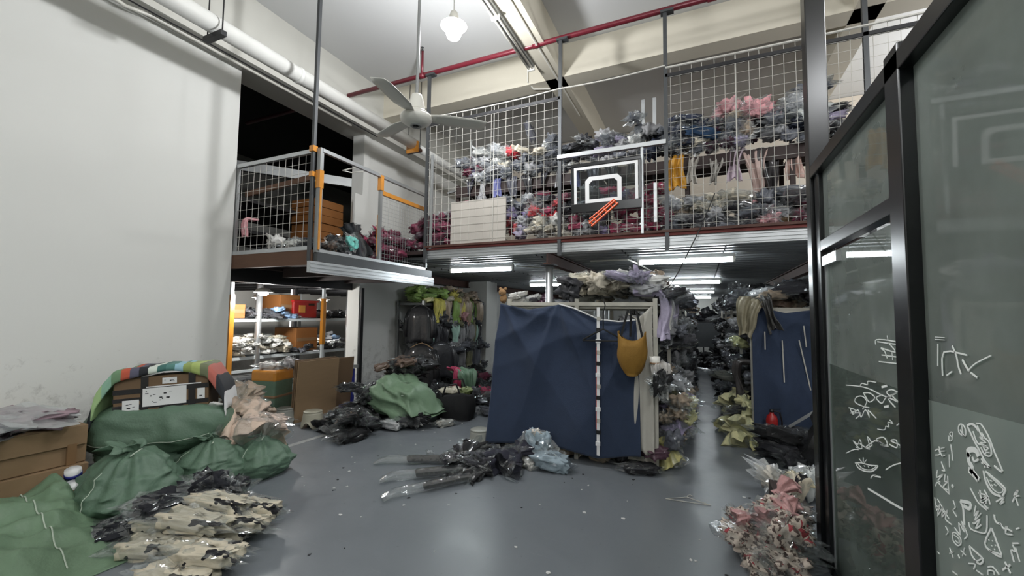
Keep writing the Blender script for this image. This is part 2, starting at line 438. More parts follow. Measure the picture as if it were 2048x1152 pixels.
for xc in (-1.85, 1.5, 4.9):
    struct('deck_beam', ibeam(xc, 5.22, 20.1, 2.27, 2.428), 'rust', deck)
    for y in (5.33, 9.15, 12.6, 16.4):
        c = put('column', sm(T([(xc, y, .012), (xc, y, 2.25)], .05, 16), 'column'), 'chrome', deck)
        put('cap_plate', B(xc - .09, xc + .09, y - .09, y + .09, 2.252, 2.27), 'steel_dark', c)
struct('deck_beam', ibeam(-5.6, 5.9, 20.1, 2.27, 2.428), 'rust', deck)

# side-room upper floor and the balcony slab
loft = struct('side_room_deck', B(-11, -5.76, 2.9, 11.98, 2.2, 2.3), 'dark_board', label='upper floor of the side room')
for y in np.arange(3.2, 11.8, .6):
    struct('joist', B(-11, -5.97, y, y + .06, 2.1, 2.2), 'steel_dark', loft)
struct('edge_beam', B(-5.97, -5.88, 3.55, 5.83, 2.0, 2.2), 'steel_dark', loft)
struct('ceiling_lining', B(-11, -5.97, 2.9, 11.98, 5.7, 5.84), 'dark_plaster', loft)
# door jamb post
tag(put('door_post', B(-5.75, -5.68, 5.86, 5.93, 0, 2.04), 'steel_dark'), 'dark steel post standing against the wall beside the opening', 'post')
# floor markings
struct('trim_10', B(-4.5, -4.42, 3.3, 4.9, 0, .003), 'tape_line', label='worn tape line on the floor')
struct('trim_11', B(-6.66, -6.58, 3.6, 6.5, 0, .003), 'yellow_line', label='yellow line on the side room floor')
# ================================================================== LAMPS
def pendant(loc, label, watts):
    x, y, z = loc
    t = empty('pendant_lamp', label, 'lamp', (x, y, z), group='pendant lamps under the ceiling')
    put('rod', T([(0, 0, .2), (0, 0, H - z)], .008, 8), 'white_paint', t)
    put('cap', sm(MB().lathe([(.03, .1), (.05, .1), (.055, .16), (.04, .21), (.012, .23)]), 'cap'), 'white_plastic', t)
    put('shade', sm(MB().lathe([(.05, .10), (.10, .085), (.15, .05), (.152, .045), (.10, .077), (.05, .09)]), 'shade'), 'white_plastic', t)
    put('bulb', sm(MB().lathe([(.03, .1), (.05, .06), (.085, .0), (.09, -.04), (.07, -.09), (.035, -.115), (0.0, -.12)]), 'bulb'), 'bulb_glow', t)
    l = bpy.data.lights.new('pendant_light', 'POINT'); l.energy = watts; l.shadow_soft_size = .1; l.color = (.97, .985, 1.0)
    lo = bpy.data.objects.new('pendant_light', l); COL.objects.link(lo); lo.location = (0, 0, -.24); lo.parent = t
pendant((-2.54, 3.91, 4.85), 'glowing pendant lamp hanging from the ceiling right of the fan rod', PENDANT_W)
for k, p in enumerate(((-1.2, -1.2, 4.9), (1.6, .2, 4.9), (-1.6, -4.2, 4.9), (2.4, 2.4, 4.9), (5.4, -3.2, 4.9))):
    pendant(p, 'unseen fill lamp added above the front hall, out of view', FILL_W)  # out-of-view lamps added to fill the hall and the loft front

pendant((4.3, 7.6, 5.0), 'unseen fill lamp added over the far right of the loft', FILL_W * 1.9)  # added out of view to brighten the loft back wall
def batten(x0, x1, y, label):
    t = empty('fluorescent_light', label, 'light', (x0, y, 2.43), group='fluorescent tubes under the loft deck')
    ln = x1 - x0
    put('housing', B(0, ln, -.03, .03, -.05, 0), 'white_paint', t)
    put('tube', sm(T([(.03, 0, -.085), (ln - .03, 0, -.085)], .028, 12), 'tube'), 'tube_glow', t)
    for e in (0, ln - .03): put('end_cap', B(e, e + .03, -.025, .025, -.115, -.05), 'white_plastic', t)
for k, y in enumerate((6.12, 10.1, 14.3, 18.6)):
    batten(-.8, .43, y, ('nearest', 'second', 'third', 'farthest')[k] + ' glowing tube light over the middle aisle under the loft')
for k, y in enumerate((6.3, 10.1, 14.3)):
    batten(-4.05, -2.82, y, ('nearest', 'second', 'farthest')[k] + ' glowing tube light under the loft left of the blue curtain rack')
for k, y in enumerate((6.12, 10.1, 14.3)):
    batten(2.35, 3.6, y, ('nearest', 'second', 'farthest')[k] + ' tube light under the loft seen through the glass partition')
# conduit feeding the tubes
tag(put('cable_conduit', T([(-2.8, 6.35, 2.40), (-2.4, 6.9, 2.40), (-1.95, 7.4, 2.4), (-1.95, 7.5, 2.38)], .01, 6), 'white_plastic'),
    'thin white conduit under the loft deck left of the chrome column', 'conduit')
tag(put('cable_conduit', T([(-1.5, 6.2, 2.41), (-.95, 6.2, 2.41), (-.83, 6.3, 2.36), (-.72, 7.2, 2.33), (-.6, 8.3, 2.3)], .013, 6), 'white_plastic'),
    'white conduit bending down from the nearest aisle tube light', 'conduit')
# hanging cable from the loft rail to the rack post
pts = [(.17, 5.14, 2.98), (.02, 5.13, 2.6), (-.22, 5.12, 2.1), (-.3, 4.9, 1.93), (-.42, 4.7, 1.84), (-.44, 4.63, 1.79)]
tag(put('hanging_cable', T(pts, .006, 6), 'black'), 'black cable hanging from the loft mesh to the rack post', 'cable')
# small lamps of the side room
for k, (p, lb) in enumerate((((-6.45, 4.5, 1.9), 'bright round lamp hanging in the side room, the larger of two close together'),
                             ((-8.0, 5.51, 1.86), 'smaller round lamp just below the brightest one in the side room'),
                             ((-8.2, 7.25, 1.88), 'round lamp over the red crate in the side room'))):
    t = empty('saucer_lamp', lb, 'lamp', p, group='round lamps in the side room')
    put('stem', T([(0, 0, .06), (0, 0, 2.2 - p[2])], .01, 6), 'white_paint', t)
    put('shade', sm(MB().lathe([(.03, .07), (.09, .05), (.14, .0), (.13, -.005), (.03, .04)]), 'shade'), 'white_plastic', t)
    put('bulb', sm(MB().lathe([(.03, .05), (.07, .0), (.075, -.03), (.04, -.06), (0, -.065)], n=16), 'bulb'), 'bulb_glow', t)
    l = bpy.data.lights.new('bulb_light', 'POINT'); l.energy = BULB_W; l.shadow_soft_size = .07; l.color = (1, .99, .96)
    lo = bpy.data.objects.new('bulb_light', l); COL.objects.link(lo); lo.location = (0, 0, -.14); lo.parent = t

# unlit twin batten under the ceiling beam
t = empty('twin_batten', 'long unlit grey strip light fixed along the ceiling beam', 'light', (-2.26, 3.2, 5.32))
put('tray', B(-.04, .06, 0, 2.4, -.05, 0), 'galv_dull', t)
for xx in (-.02, .035): put('tube', sm(T([(xx, .03, -.075), (xx, 2.37, -.075)], .014, 8), 'tube'), 'white_plastic', t)
for e in (0.0, 1.18, 2.37): put('holder', B(-.045, .065, e, e + .03, -.1, -.05), 'white_plastic', t)
tag(put('ceiling_conduit', T([(-2.95, 3.0, 5.83), (-2.55, 4.6, 5.83), (-2.52, 5.9, 5.83), (-2.5, 6.06, 5.76), (-2.5, 6.06, 5.36), (-2.45, 6.2, 5.3), (-2.2, 6.3, 5.3)], .013, 6), 'white_plastic'),
    'white conduit crossing the ceiling behind the pendant lamp', 'conduit')
tag(put('beam_conduit', T([(-2.0, 3.5, 5.305), (-2.0, 7.4, 5.305)], .012, 6), 'white_plastic'), 'thin white conduit under the ceiling beam beside the unlit strip light', 'conduit')

# ================================================================== CEILING FAN
fz = 3.37; fx, fy = -2.33, 3.0
t = empty('ceiling_fan', 'white ceiling fan on a long rod in front of the loft', 'fan', (fx, fy, fz))
put('rod', T([(0, 0, .15), (.02, -.02, H - fz)], .014, 10), 'galv_dull', t)
put('canopy', sm(MB().lathe([(.085, .06), (.08, .075), (.055, .19), (.045, .21), (.02, .215)]), 'canopy'), 'white_plastic', t)
mo = put('motor', sm(MB().lathe([(0, -.075), (.06, -.075), (.10, -.06), (.135, -.035), (.145, -.01), (.14, .01), (.12, .015), (.125, .03), (.10, .05), (.05, .06), (.0, .06)], n=32), 'motor'), 'white_plastic', t)
put('hub_ring', sm(MB().lathe([(.052, -.077), (.052, -.082), (.028, -.082), (.028, -.077)]), 'hub_ring'), 'galv_dull', mo)
put('hub_bolt', sm(MB().lathe([(0, -.09), (.014, -.088), (.016, -.076)], n=12), 'hub_bolt'), 'steel_dark', mo)
for k in range(3):
    a = math.radians(160 + 120 * k)
    g = []
    for s in np.linspace(0, 1, 9):
        r = .12 + .52 * s; wd = .045 + .035 * min(1, s * 4) - .02 * max(0, s - .85) / .15
        g.append([(r, q * wd, .012 * -q + .01) for q in (-1, -.5, 0, .5, 1)])
    bl = put('blade', sm(MB().grid(np.array(g)), 'blade'), 'white_plastic', t, rot=(0, 0, a)); solid(bl, .004)
    put('blade_arm', B(.09, .2, -.02, .02, .018, .03), 'white_paint', bl)

# ================================================================== PIPES
t = empty('sprinkler_pipe', 'dark red sprinkler pipe crossing above the loft mesh', 'pipe', (0, 5.2, 5.33))
put('main_pipe', sm(T([(-8.2, 0, .0), (3.2, 0, 0)], .035, 14), 'main_pipe'), 'red_pipe', t)
for xx in (-3.95, -2.02, .18): put('coupling', sm(T([(xx - .05, 0, 0), (xx + .05, 0, 0)], .045, 14), 'coupling'), 'red_pipe', t)
r = put('riser', sm(T([(-3.95, 0, .03), (-3.95, 0, .4)], .02, 10), 'riser'), 'red_pipe', t)
put('sprinkler_head', sm(MB().lathe([(.022, .4), (.016, .43), (.006, .44), (.006, .455), (.022, .46), (.022, .465)], c=(-3.95, 0, 0), n=12), 'sprinkler_head'), 'steel_grey', r)
put('hanger_rod', T([(-2.02, 0, .03), (-2.02, 0, .52)], .014, 8), 'rust_red', t)
# big white drain pipe, hung from the ceiling
t = empty('drain_pipe', 'thick white drain pipe slung along the left beam', 'pipe', (-4.75, 0, 4.68))
put('pipe', sm(T([(0, -5.9, 0), (0, 6.12, 0)], .10, 24), 'pipe'), 'white_paint', t)
for yy in (.6, 3.62): put('collar', sm(T([(0, yy, 0), (0, yy + .06, 0)], .107, 24), 'collar'), 'white_paint', t)
for yy, mt in ((-1.2, 'steel_dark'), (2.62, 'steel_dark'), (6.08, 'rust')):
    s = put('strut', B(-.16, .16, yy - .03, yy + .03, -.155, -.1), mt, t)
    for q in (-.13, .13): put('rod', T([(q, yy, -.15), (q, yy, 5.845 - 4.68)], .007, 6), 'steel_dark', s)
    if mt == 'rust': put('tape_wrap', MB().box(-.13, .13, yy - .06, yy - .035, -.17, .03), 'orange_tape', s)
put('tail_pipe', sm(T([(0, 6.1, -.02), (.05, 7.5, -.06), (.05, 9.55, -.08)], .075, 14), 'tail_pipe'), 'white_paint', t)
# cable bundle under the beam
t = empty('cable_run', 'white conduit with junction box along the top edge of the left wall', 'conduit', (-5.62, 0, 4.93))
put('conduit', sm(T([(0, -5, 0), (0, 1.9, 0), (0, 2.2, -.06), (0, 2.45, -.01), (0, 5.4, -.02)], .022, 8), 'conduit'), 'white_plastic', t)
put('conduit', T([(-.07, -5, -.02), (-.07, 1.8, -.02), (-.05, 2.0, -.06)], .012, 6), 'white_plastic', t)
put('junction_box', B(-.05, .05, 1.75, 1.95, -.07, .01), 'white_plastic', t)
tag(put('cable_run', T([(-5.56, .5, 4.9), (-5.56, 3.0, 4.93), (-5.56, 6.0, 4.93)], .01, 6), 'steel_dark'), 'thin dark cable under the left beam beside the white conduit', 'cable')

# ================================================================== LOFT MESH FENCE
t = empty('mesh_fence', 'tall wire mesh fence along the front edge of the loft', 'fence', (0, 5.2, 2.4))
def fpart(name, mb, mat, par=t):
    mb.v = [(x, y - 5.2, z - 2.4) for x, y, z in mb.v]; return put(name, mb, mat, par)
for xx in (-3.78, -1.66, -.34, 1.57, 3.5):
    p = fpart('post', B(xx - .022, xx + .022, 5.15, 5.19, 2.36, 5.28), 'steel_grey')
    fpart('bracket', B(xx - .05, xx + .1, 5.13, 5.22, 5.265, 5.295), 'steel_grey', p)
fpart('post', B(-3.70, -3.66, 5.15, 5.17, 2.56, 4.0), 'galv_dull')
for a, b in ((-3.78, -1.66), (-.34, 3.5)):
    fpart('top_rail', B(a, b, 5.15, 5.185, 4.455, 4.495), 'steel_dark')
fpart('gate_rail', B(-1.68, -.34, 5.12, 5.17, 3.635, 3.685), 'galv')
fpart('bottom_rail', B(-3.78, 3.5, 5.145, 5.185, 2.575, 2.605), 'rust')
fpart('gate_upright', B(-.63, -.6, 5.135, 5.16, 2.58, 3.64), 'galv')
fpart('gate_upright', B(-.49, -.45, 5.2, 5.22, 2.72, 3.2), 'galv')
def sag(a, b, z, s): return [(a + (b - a) * q, 5.15, z - s * 4 * q * (1 - q)) for q in np.linspace(0, 1, 9)]
fpart('top_wire', T(sag(-3.78, -1.66, 4.6, .03), .009, 6), 'wire_white')
fpart('top_wire', T(sag(-1.66, -.34, 4.6, .02), .010, 6), 'wire_white')
fpart('top_wire', T(sag(-.34, 3.5, 4.57, .01), .014, 6), 'wire_white')
def wires(x0, x1, z1, z0=2.6):
    n = int((x1 - x0) / .116); xs = [x0 + .05 + k * .116 for k in range(n + 1)]
    mv = T([(0, 0, z0), (0, 0, z1)], .0026, 5).mesh('wire')
    for xx in xs:
        if xx < x1 - .01: put('wire', mv, 'wire_white', t, loc=(xx + rng.uniform(-.004, .004), -.03, -2.4), rot=(0, rng.uniform(-.003, .003), 0))
    mh = T([(x0, 0, 0), (x1, 0, 0)], .0021, 5).mesh('wire')
    z = z0 + .06
    while z < z1 - .02:
        put('wire', mh, 'wire_white', t, loc=(0, -.036, z - 2.4)); z += .112
wires(-3.78, -1.66, 4.58); wires(-1.66, -.34, 3.64); wires(-.34, 1.57, 4.56); wires(1.57, 3.5, 4.56)
for xx in (-2.64, .4, 1.2):
    fpart('stay_rod', T([(xx, 5.163, 2.6), (xx, 5.163, 4.56)], .005, 6), 'wire_white')

# ================================================================== BALCONY CAGE
t = empty('balcony_cage', 'steel balcony with wire mesh sides jutting from the opening', 'balcony', (-4.2, 3.57, 2.2))
def cpart(name, mb, mat, par=t):
    mb.v = [(x + 4.2, y - 3.57, z - 2.2) for x, y, z in mb.v]; return put(name, mb, mat, par)
cpart('floor_slab', B(-5.74, -4.23, 3.6, 5.88, 2.24, 2.3), 'dark_board')
cpart('timber_beam', B(-5.8, -4.26, 3.55, 3.6, 2.16, 2.34), 'wood_brown')
cpart('side_beam', B(-4.24, -4.17, 3.57, 5.9, 2.2, 2.31), 'steel_grey')
for y in (4.3, 4.9, 5.5): cpart('joist', B(-5.74, -4.25, y, y + .06, 2.1, 2.235), 'dark_board')
ch = cpart('c_channel', B(-4.19, -4.14, 3.44, 5.92, 2.055, 2.19), 'galv')
for z in (2.08, 2.12, 2.165): cpart('rib', B(-4.137, -4.13, 3.44, 5.92, z - .008, z + .008), 'galv', ch)
# near side frame
cpart('frame_post', B(-5.78, -5.73, 3.55, 3.59, 2.34, 3.58), 'galv_dull')
cpart('corner_post', B(-4.31, -4.27, 3.53, 3.57, 2.2, 5.84), 'steel_grey')
cp = cpart('frame_post', B(-4.25, -4.19, 3.57, 3.62, 2.3, 3.6), 'galv_dull')
cpart('tape_wrap', B(-4.255, -4.183, 3.563, 3.625, 3.1, 3.32), 'orange_tape', cp)
cpart('tape_strip', B(-4.19, -4.178, 3.575, 3.60, 2.34, 3.1), 'orange_tape', cp)
cpart('tape_wrap', B(-4.325, -4.255, 3.515, 3.58, 3.55, 3.62), 'orange_tape', cp)
cpart('tape_wrap', B(-4.32, -4.26, 3.52, 3.575, 3.24, 3.30), 'orange_tape', cp)
cpart('top_rail', B(-5.78, -4.31, 3.545, 3.59, 3.54, 3.59), 'galv')
cpart('bottom_rail', B(-5.78, -4.31, 3.545, 3.59, 2.34, 2.39), 'galv')
# long side
cpart('top_rail', B(-4.225, -4.18, 3.6, 5.78, 3.55, 3.595), 'galv')
cpart('bottom_rail', B(-4.225, -4.18, 3.6, 5.78, 2.31, 2.35), 'galv')
mp_ = cpart('frame_post', B(-4.225, -4.18, 4.62, 4.66, 2.35, 3.55), 'galv_dull')
cpart('tape_wrap', B(-4.235, -4.17, 4.61, 4.67, 3.36, 3.58), 'orange_tape', mp_)
cpart('tape_strip', B(-4.232, -4.226, 4.615, 4.665, 2.4, 3.0), 'orange_tape', mp_)
cpart('frame_post', B(-4.225, -4.18, 5.74, 5.78, 2.3, 3.6), 'galv_dull')
cpart('tape_strip', B(-4.215, -4.175, 4.66, 5.7, 3.30, 3.36), 'orange_tape')
mv = T([(0, 0, 2.39), (0, 0, 3.54)], .0028, 5).mesh('wire')
for k in range(11): put('wire', mv, 'wire_white', t, loc=(-5.66 + k * .122 + 4.2, 0, -2.2))
mh = T([(-5.73, 0, 0), (-4.31, 0, 0)], .0026, 5).mesh('wire')
for k in range(9): put('wire', mh, 'wire_white', t, loc=(4.2, .006, 2.44 + k * .122 - 2.2), rot=(0, .004, 0))
mv = T([(0, 0, 2.35), (0, 0, 3.36)], .0018, 5).mesh('wire')
for k in range(18): put('wire', mv, 'galv_dull', t, loc=(-.002, 4.70 + k * .058 - 3.57, -2.2))
mh = T([(0, 4.66, 0), (0, 5.74, 0)], .0018, 5).mesh('wire')
for k in range(17): put('wire', mh, 'galv_dull', t, loc=(.004, -3.57, 2.39 + k * .058 - 2.2))
cpart('wooden_crosspiece', MB().bar((-5.70, 3.66, 3.20), (-4.34, 3.66, 3.29), .03, .07), 'wood_brown')

# ================================================================== GLASS PARTITION
GX = .75
t = empty('glass_partition', 'black framed glass partition with door and whitewashed doodles at the right', 'partition', (GX, 2.2, 0))
def gpart(name, mb, mat, par=t):
    mb.v = [(x - GX, y - 2.2, z) for x, y, z in mb.v]; return put(name, mb, mat, par)
bevel(gpart('tall_post', B(GX - .05, GX + .07, 3.40, 3.52, 0, H - .01), 'black_frame'), .006)
bevel(gpart('jamb', B(GX - .03, GX + .04, 3.28, 3.38, 0, 2.66), 'black_frame'), .005)
bevel(gpart('mullion', B(GX - .05, GX + .05, 2.0, 2.13, 0, 2.66), 'black_frame'), .005)
bevel(gpart('mullion', B(GX - .05, GX + .05, -.6, -.48, 0, 2.66), 'black_frame'), .005)
bevel(gpart('head_rail', B(GX - .05, GX + .05, -3.4, 3.40, 2.55, 2.63), 'black_frame'), .005)
bevel(gpart('transom_rail', B(GX - .03, GX + .03, 2.13, 3.28, 2.03, 2.10), 'black_frame'), .004)
bevel(gpart('sill_rail', B(GX - .05, GX + .05, -3.4, 2.0, 0, .08), 'black_frame'), .004)
bevel(gpart('transom_stile', B(GX - .03, GX + .03, 2.13, 2.18, 2.10, 2.55), 'black_frame'), .004)
gpart('transom_pane', B(GX - .004, GX + .004, 2.18, 3.28, 2.10, 2.55), 'glass')
gpart('pane', B(GX - .004, GX + .004, -.48, 2.0, .08, 2.55), 'glass')
gpart('pane', B(GX - .004, GX + .004, -3.4, -.6, .08, 2.55), 'glass')
d = gpart('door_leaf', B(GX - .005, GX + .005, 2.15, 3.27, .02, 2.0), 'glass')
gpart('door_edge', B(GX - .012, GX + .012, 3.255, 3.275, .02, 2.0), 'galv', d)
gpart('door_closer', B(GX - .03, GX + .03, 2.95, 3.25, 1.93, 1.99), 'galv', d)
gpart('frosted_film', B(GX - .0075, GX - .0055, 2.15, 3.25, .02, 1.31), 'glass_frost_thin', d)
gpart('door_rail', B(GX - .02, GX + .02, 2.15, 3.27, .0, .06), 'black_frame', d)
fr = MB().prism([(2.0, .08), (2.0, 1.31), (1.44, 1.34), (-.48, 1.34), (-.48, .08)], 0, .002, lambda q: (GX - .0065 + q[2], q[0], q[1]))
gpart('frosted_film', fr, 'glass_frost')
STROKES = [(4,[2471,1479,2460,1501,2321,1506,2169,1500]),
 (3,[2334,1526,2328,1505]),
 (4,[2445,1493,2233,1493]),
 (4,[2322,1494,2257,1460,2408,1467,2370,1457]),
 (4,[2403,1436,2245,1441]),
 (4,[2370,1457,2344,1426]),
 (3,[2291,1457,2288,1423]),
 (4,[2438,1403,2241,1414]),
 (4,[2928,1224,2726,1249,2572,1259,2438,1255,2291,1257,2170,1249]),
 (4,[2706,1249,2673,1271,2597,1275,2586,1294,2481,1303]),
 (4,[2895,1107,2783,1114,2875,1081,2700,1117,2788,1070]),
 (4,[2678,1142,2616,1188,2671,1206,2764,1186,2789,1156,2676,1157,2582,1168]),
 (4,[2872,1104,2829,1083,2750,1124,2703,1096,2639,1147,2587,1121,2602,1151,2499,1134]),
 (4,[2659,1225,2574,1239,2506,1228,2579,1195,2632,1213,2659,1225]),
 (4,[2422,1255,2489,1231,2426,1217,2377,1251,2325,1263,2367,1276,2314,1297,2260,1294,2303,1275,2348,1250,2280,1228]),
 (4,[2317,1273,2251,1256,2213,1252]),
 (3,[2332,1268,2233,1304,2173,1338]),
 (8,[2418,1291,2353,1307]),
 (8,[2400,1207,2345,1221]),
 (3,[2488,1089,2407,1105,2390,1125,2360,1129,2366,1148,2315,1154,2343,1162]),
 (3,[2275,1155,2220,1181,2237,1141,2203,1172,2179,1161]),
 (3,[2254,1165,2185,1165]),
 (4,[2973,838,2828,900,2752,923,2846,940,2770,942,2736,976,2710,938,2805,919]),
 (4,[2738,955,2604,965,2625,1019,2565,995,2660,956,2528,1025,2430,1036,2510,1036,2419,1069,2384,1046,2462,1024,2369,1044]),
 (4,[2361,1055,2284,1062,2288,1092,2345,1074,2256,1081,2250,1071]),
 (5,[2814,833,2784,821,2702,831,2597,861,2533,893,2497,921]),
 (4,[2825,830,2729,861,2612,887,2497,921]),
 (3,[2782,840,2711,838,2596,870,2523,909]),
 (3,[2718,867,2758,872]),
 (3,[2698,873,2695,898]),
 (3,[2684,877,2647,902]),
 (2,[2690,860,2680,858]),
 (2,[2632,874,2623,872]),
 (2,[2585,892,2576,891]),
 (5,[2601,828,2572,851,2528,866]),
 (6,[2546,857,2470,878]),
 (4,[2411,930,2320,980,2167,1044]),
 (3,[2180,1091,2188,1073,2158,1076,2184,1055,2160,1057]),
 (7,[2645,763,2463,792,2313,815,2220,834,2169,868]),
 (4,[1889,1410,1873,1490,1740,1491]),
 (4,[1821,1514,1800,1485,1792,1453,1779,1429]),
 (4,[1863,1414,1829,1431]),
 (5,[1767,1475,1747,1454,1734,1443]),
 (4,[1727,1441,1694,1429]),
 (3,[1733,1449,1697,1471,1624,1500]),
 (2,[1926,1538,1864,1539]),
 (2,[1927,1530,1865,1531]),
 (3,[1910,1516,1918,1439]),
 (3,[1774,1240,1805,1241,1808,1260,1794,1272,1775,1268,1769,1252,1778,1239,1800,1253]),
 (2,[1790,1271,1785,1239]),
 (2,[1869,1218,1870,1201,1851,1208,1848,1234,1864,1224,1850,1218]),
 (3,[1860,1192,1855,1166,1852,1142]),
 (2,[1873,1156,1875,1114]),
 (3,[1965,1141,1942,1153,1934,1138,1964,1127]),
 (2,[1937,1164,1921,1137,1897,1147]),
 (2,[1923,1161,1900,1170]),
 (2,[1924,1151,1896,1160]),
 (3,[1927,1116,1915,1101,1907,1092,1925,1088]),
 (3,[1954,1079,1961,1052,1917,1077,1953,1045,1939,1043]),
 (3,[1974,1018,1958,1036,1935,1032,1913,1029,1883,1024]),
 (3,[1904,1081,1910,1056,1888,1064,1922,1033,1886,1036]),
 (2,[1890,1081,1887,1027]),
 (7,[1867,1060,1857,1056]),
 (13,[1757,1182,1763,1197,1740,1210,1719,1210,1709,1198]),
 (12,[1760,1194,1762,1168,1745,1156,1754,1136]),
 (15,[1764,1143,1740,1137,1719,1129]),
 (10,[1746,1147,1712,1130]),
 (5,[1742,1187,1732,1177,1710,1190]),
 (5,[1759,1276,1736,1286,1715,1282,1703,1273]),
 (4,[1759,1274,1743,1256,1723,1234,1701,1215,1683,1196,1658,1184]),
 (3,[1711,1294,1690,1296,1668,1281,1651,1262,1635,1235,1616,1209,1603,1191]),
 (3,[1708,1288,1690,1264,1658,1256,1647,1231,1655,1215,1681,1213,1696,1229]),
 (3,[1689,1272,1677,1259,1701,1257,1671,1248,1699,1241,1666,1238]),
 (3,[1686,1236,1660,1235,1680,1221,1654,1225]),
 (3,[1731,1266,1713,1237,1686,1236,1674,1215]),
 (4,[1696,1196,1677,1182,1658,1184]),
 (4,[1638,1194,1618,1189,1606,1188]),
 (3,[1697,1184,1671,1184,1685,1176]),
 (5,[1689,1164,1684,1143,1670,1124,1649,1115,1615,1120]),
 (4,[1679,1165,1648,1160,1612,1153,1596,1144,1609,1124]),
 (2,[1677,1150,1657,1129,1626,1125,1604,1141,1636,1152,1667,1159]),
 (2,[1661,1147,1649,1148]),
 (2,[1643,1142,1634,1141]),
 (2,[1656,1137,1650,1134]),
 (3,[1762,1089,1742,1073,1722,1060,1683,1056]),
 (4,[1712,1101,1707,1078,1672,1096,1695,1067,1675,1063]),
 (3,[1719,1090,1685,1095,1715,1067,1681,1077]),
 (3,[1691,1109,1673,1092,1668,1078]),
 (3,[1780,980,1770,965,1723,976,1692,992,1684,1041]),
 (3,[1737,1046,1748,1012,1724,1039,1754,985,1719,1016,1744,977,1714,1002]),
 (2,[1757,987,1711,1036]),
 (6,[1821,1027,1807,1013,1805,988,1804,962]),
 (8,[1817,1029,1766,1042,1772,1023,1802,1020]),
 (3,[1983,976,1973,936,1946,971,1970,918,1928,964,1941,926,1901,966,1918,931,1879,929]),
 (2,[1981,952,1921,948]),
 (2,[1964,978,1895,941]),
 (2,[1863,1013,1852,995,1866,980,1846,968]),
 (2,[1920,906,1904,895,1918,879]),
 (3,[1877,903,1860,913,1832,910,1830,892,1851,877,1875,881,1877,903]),
 (2,[1869,902,1841,902,1842,888,1862,887]),
 (3,[1863,927,1831,920,1836,953,1806,940,1819,965,1791,938,1808,917]),
 (2,[1836,948,1797,953]),
 (3,[1900,846,1881,824]),
 (2,[1902,827,1875,845]),
 (4,[1850,849,1842,842]),
 (3,[1832,871,1805,869]),
 (2,[1810,890,1825,857]),
 (3,[1982,792,1968,792]),
 (4,[1667,1013,1702,955,1677,946,1630,954,1643,980,1667,1013]),
 (3,[1680,946,1667,949,1639,957,1631,955]),
 (2,[1684,974,1681,973]),
 (2,[1667,980,1664,978]),
 (2,[1655,974,1652,972]),
 (2,[1672,964,1669,963]),
 (2,[1660,960,1657,959]),
 (4,[1651,1057,1646,1040,1622,1043]),
 (3,[1628,1044,1611,1036,1598,1049,1606,1027,1577,1037]),
 (3,[1599,1042,1577,1045]),
 (4,[1783,908,1773,887,1749,879,1728,884,1716,904,1750,907,1783,908]),
 (3,[1757,877,1738,889,1720,904]),
 (4,[1627,921,1593,952]),
 (4,[1616,948,1595,929]),
 (3,[1694,893,1671,906,1644,899]),
 (3,[1696,871,1692,885,1669,895,1666,887]),
 (3,[1791,853,1757,868,1766,849]),
 (3,[1752,853,1720,857]),
 (3,[1889,777,1860,781]),
 (3,[1580,1010,1570,997,1587,992,1578,967]),
 (3,[1579,1014,1554,1026]),
 (2,[1569,1008,1556,979]),
 (3,[1569,1124,1545,1163,1562,1142,1541,1150]),
 (2,[1557,1140,1548,1122]),
 (3,[1562,1058,1548,1067]),
 (3,[1638,1097,1603,1122,1623,1096,1604,1111])]
def ribbon(pts, wd):
    P = [Vector(p) for p in pts]
    if len(P) > 2:                      # smooth the hand-drawn line
        Q = [P[0]]
        for i in range(len(P) - 1):
            a = P[max(0, i - 1)]; b = P[i]; c = P[i + 1]; d_ = P[min(len(P) - 1, i + 2)]
            for q in (.33, .67, 1):
                Q.append(.5 * ((2 * b) + (c - a) * q + (2 * a - 5 * b + 4 * c - d_) * q * q + (3 * b - a - 3 * c + d_) * q ** 3))
        P = Q
    vs = []; k = len(P)
    for i in range(k):
        tt = (P[min(i + 1, k - 1)] - P[max(i - 1, 0)])
        if tt.length < 1e-6: tt = Vector((1, 0))
        tt.normalize(); n = Vector((-tt.y, tt.x)) * wd / 2
        vs += [P[i] + n, P[i] - n]
    mb = MB()
    xs = (-.0095, -.0075)
    top = [(xs[0], p.x, p.y) for p in vs]; bot = [(xs[1], p.x, p.y) for p in vs]
    fs = []
    for i in range(k - 1):
        fs.append((2*i, 2*i+1, 2*i+3, 2*i+2)); o = 2 * k
        fs.append((o+2*i, o+2*i+2, o+2*i+3, o+2*i+1))
        fs.append((2*i, 2*i+2, o+2*i+2, o+2*i)); fs.append((2*i+1, o+2*i+1, o+2*i+3, 2*i+3))
    return mb.add(top + bot, fs)
for wd, l in STROKES:
    pts = [((l[i] / 1000 - 2.2), l[i + 1] / 1000) for i in range(0, len(l), 2)]
    par = d if l[0] > 2130 else t
    put('doodle_stroke', ribbon(pts, wd * 1.25 / 1000), 'glass_mark', par)

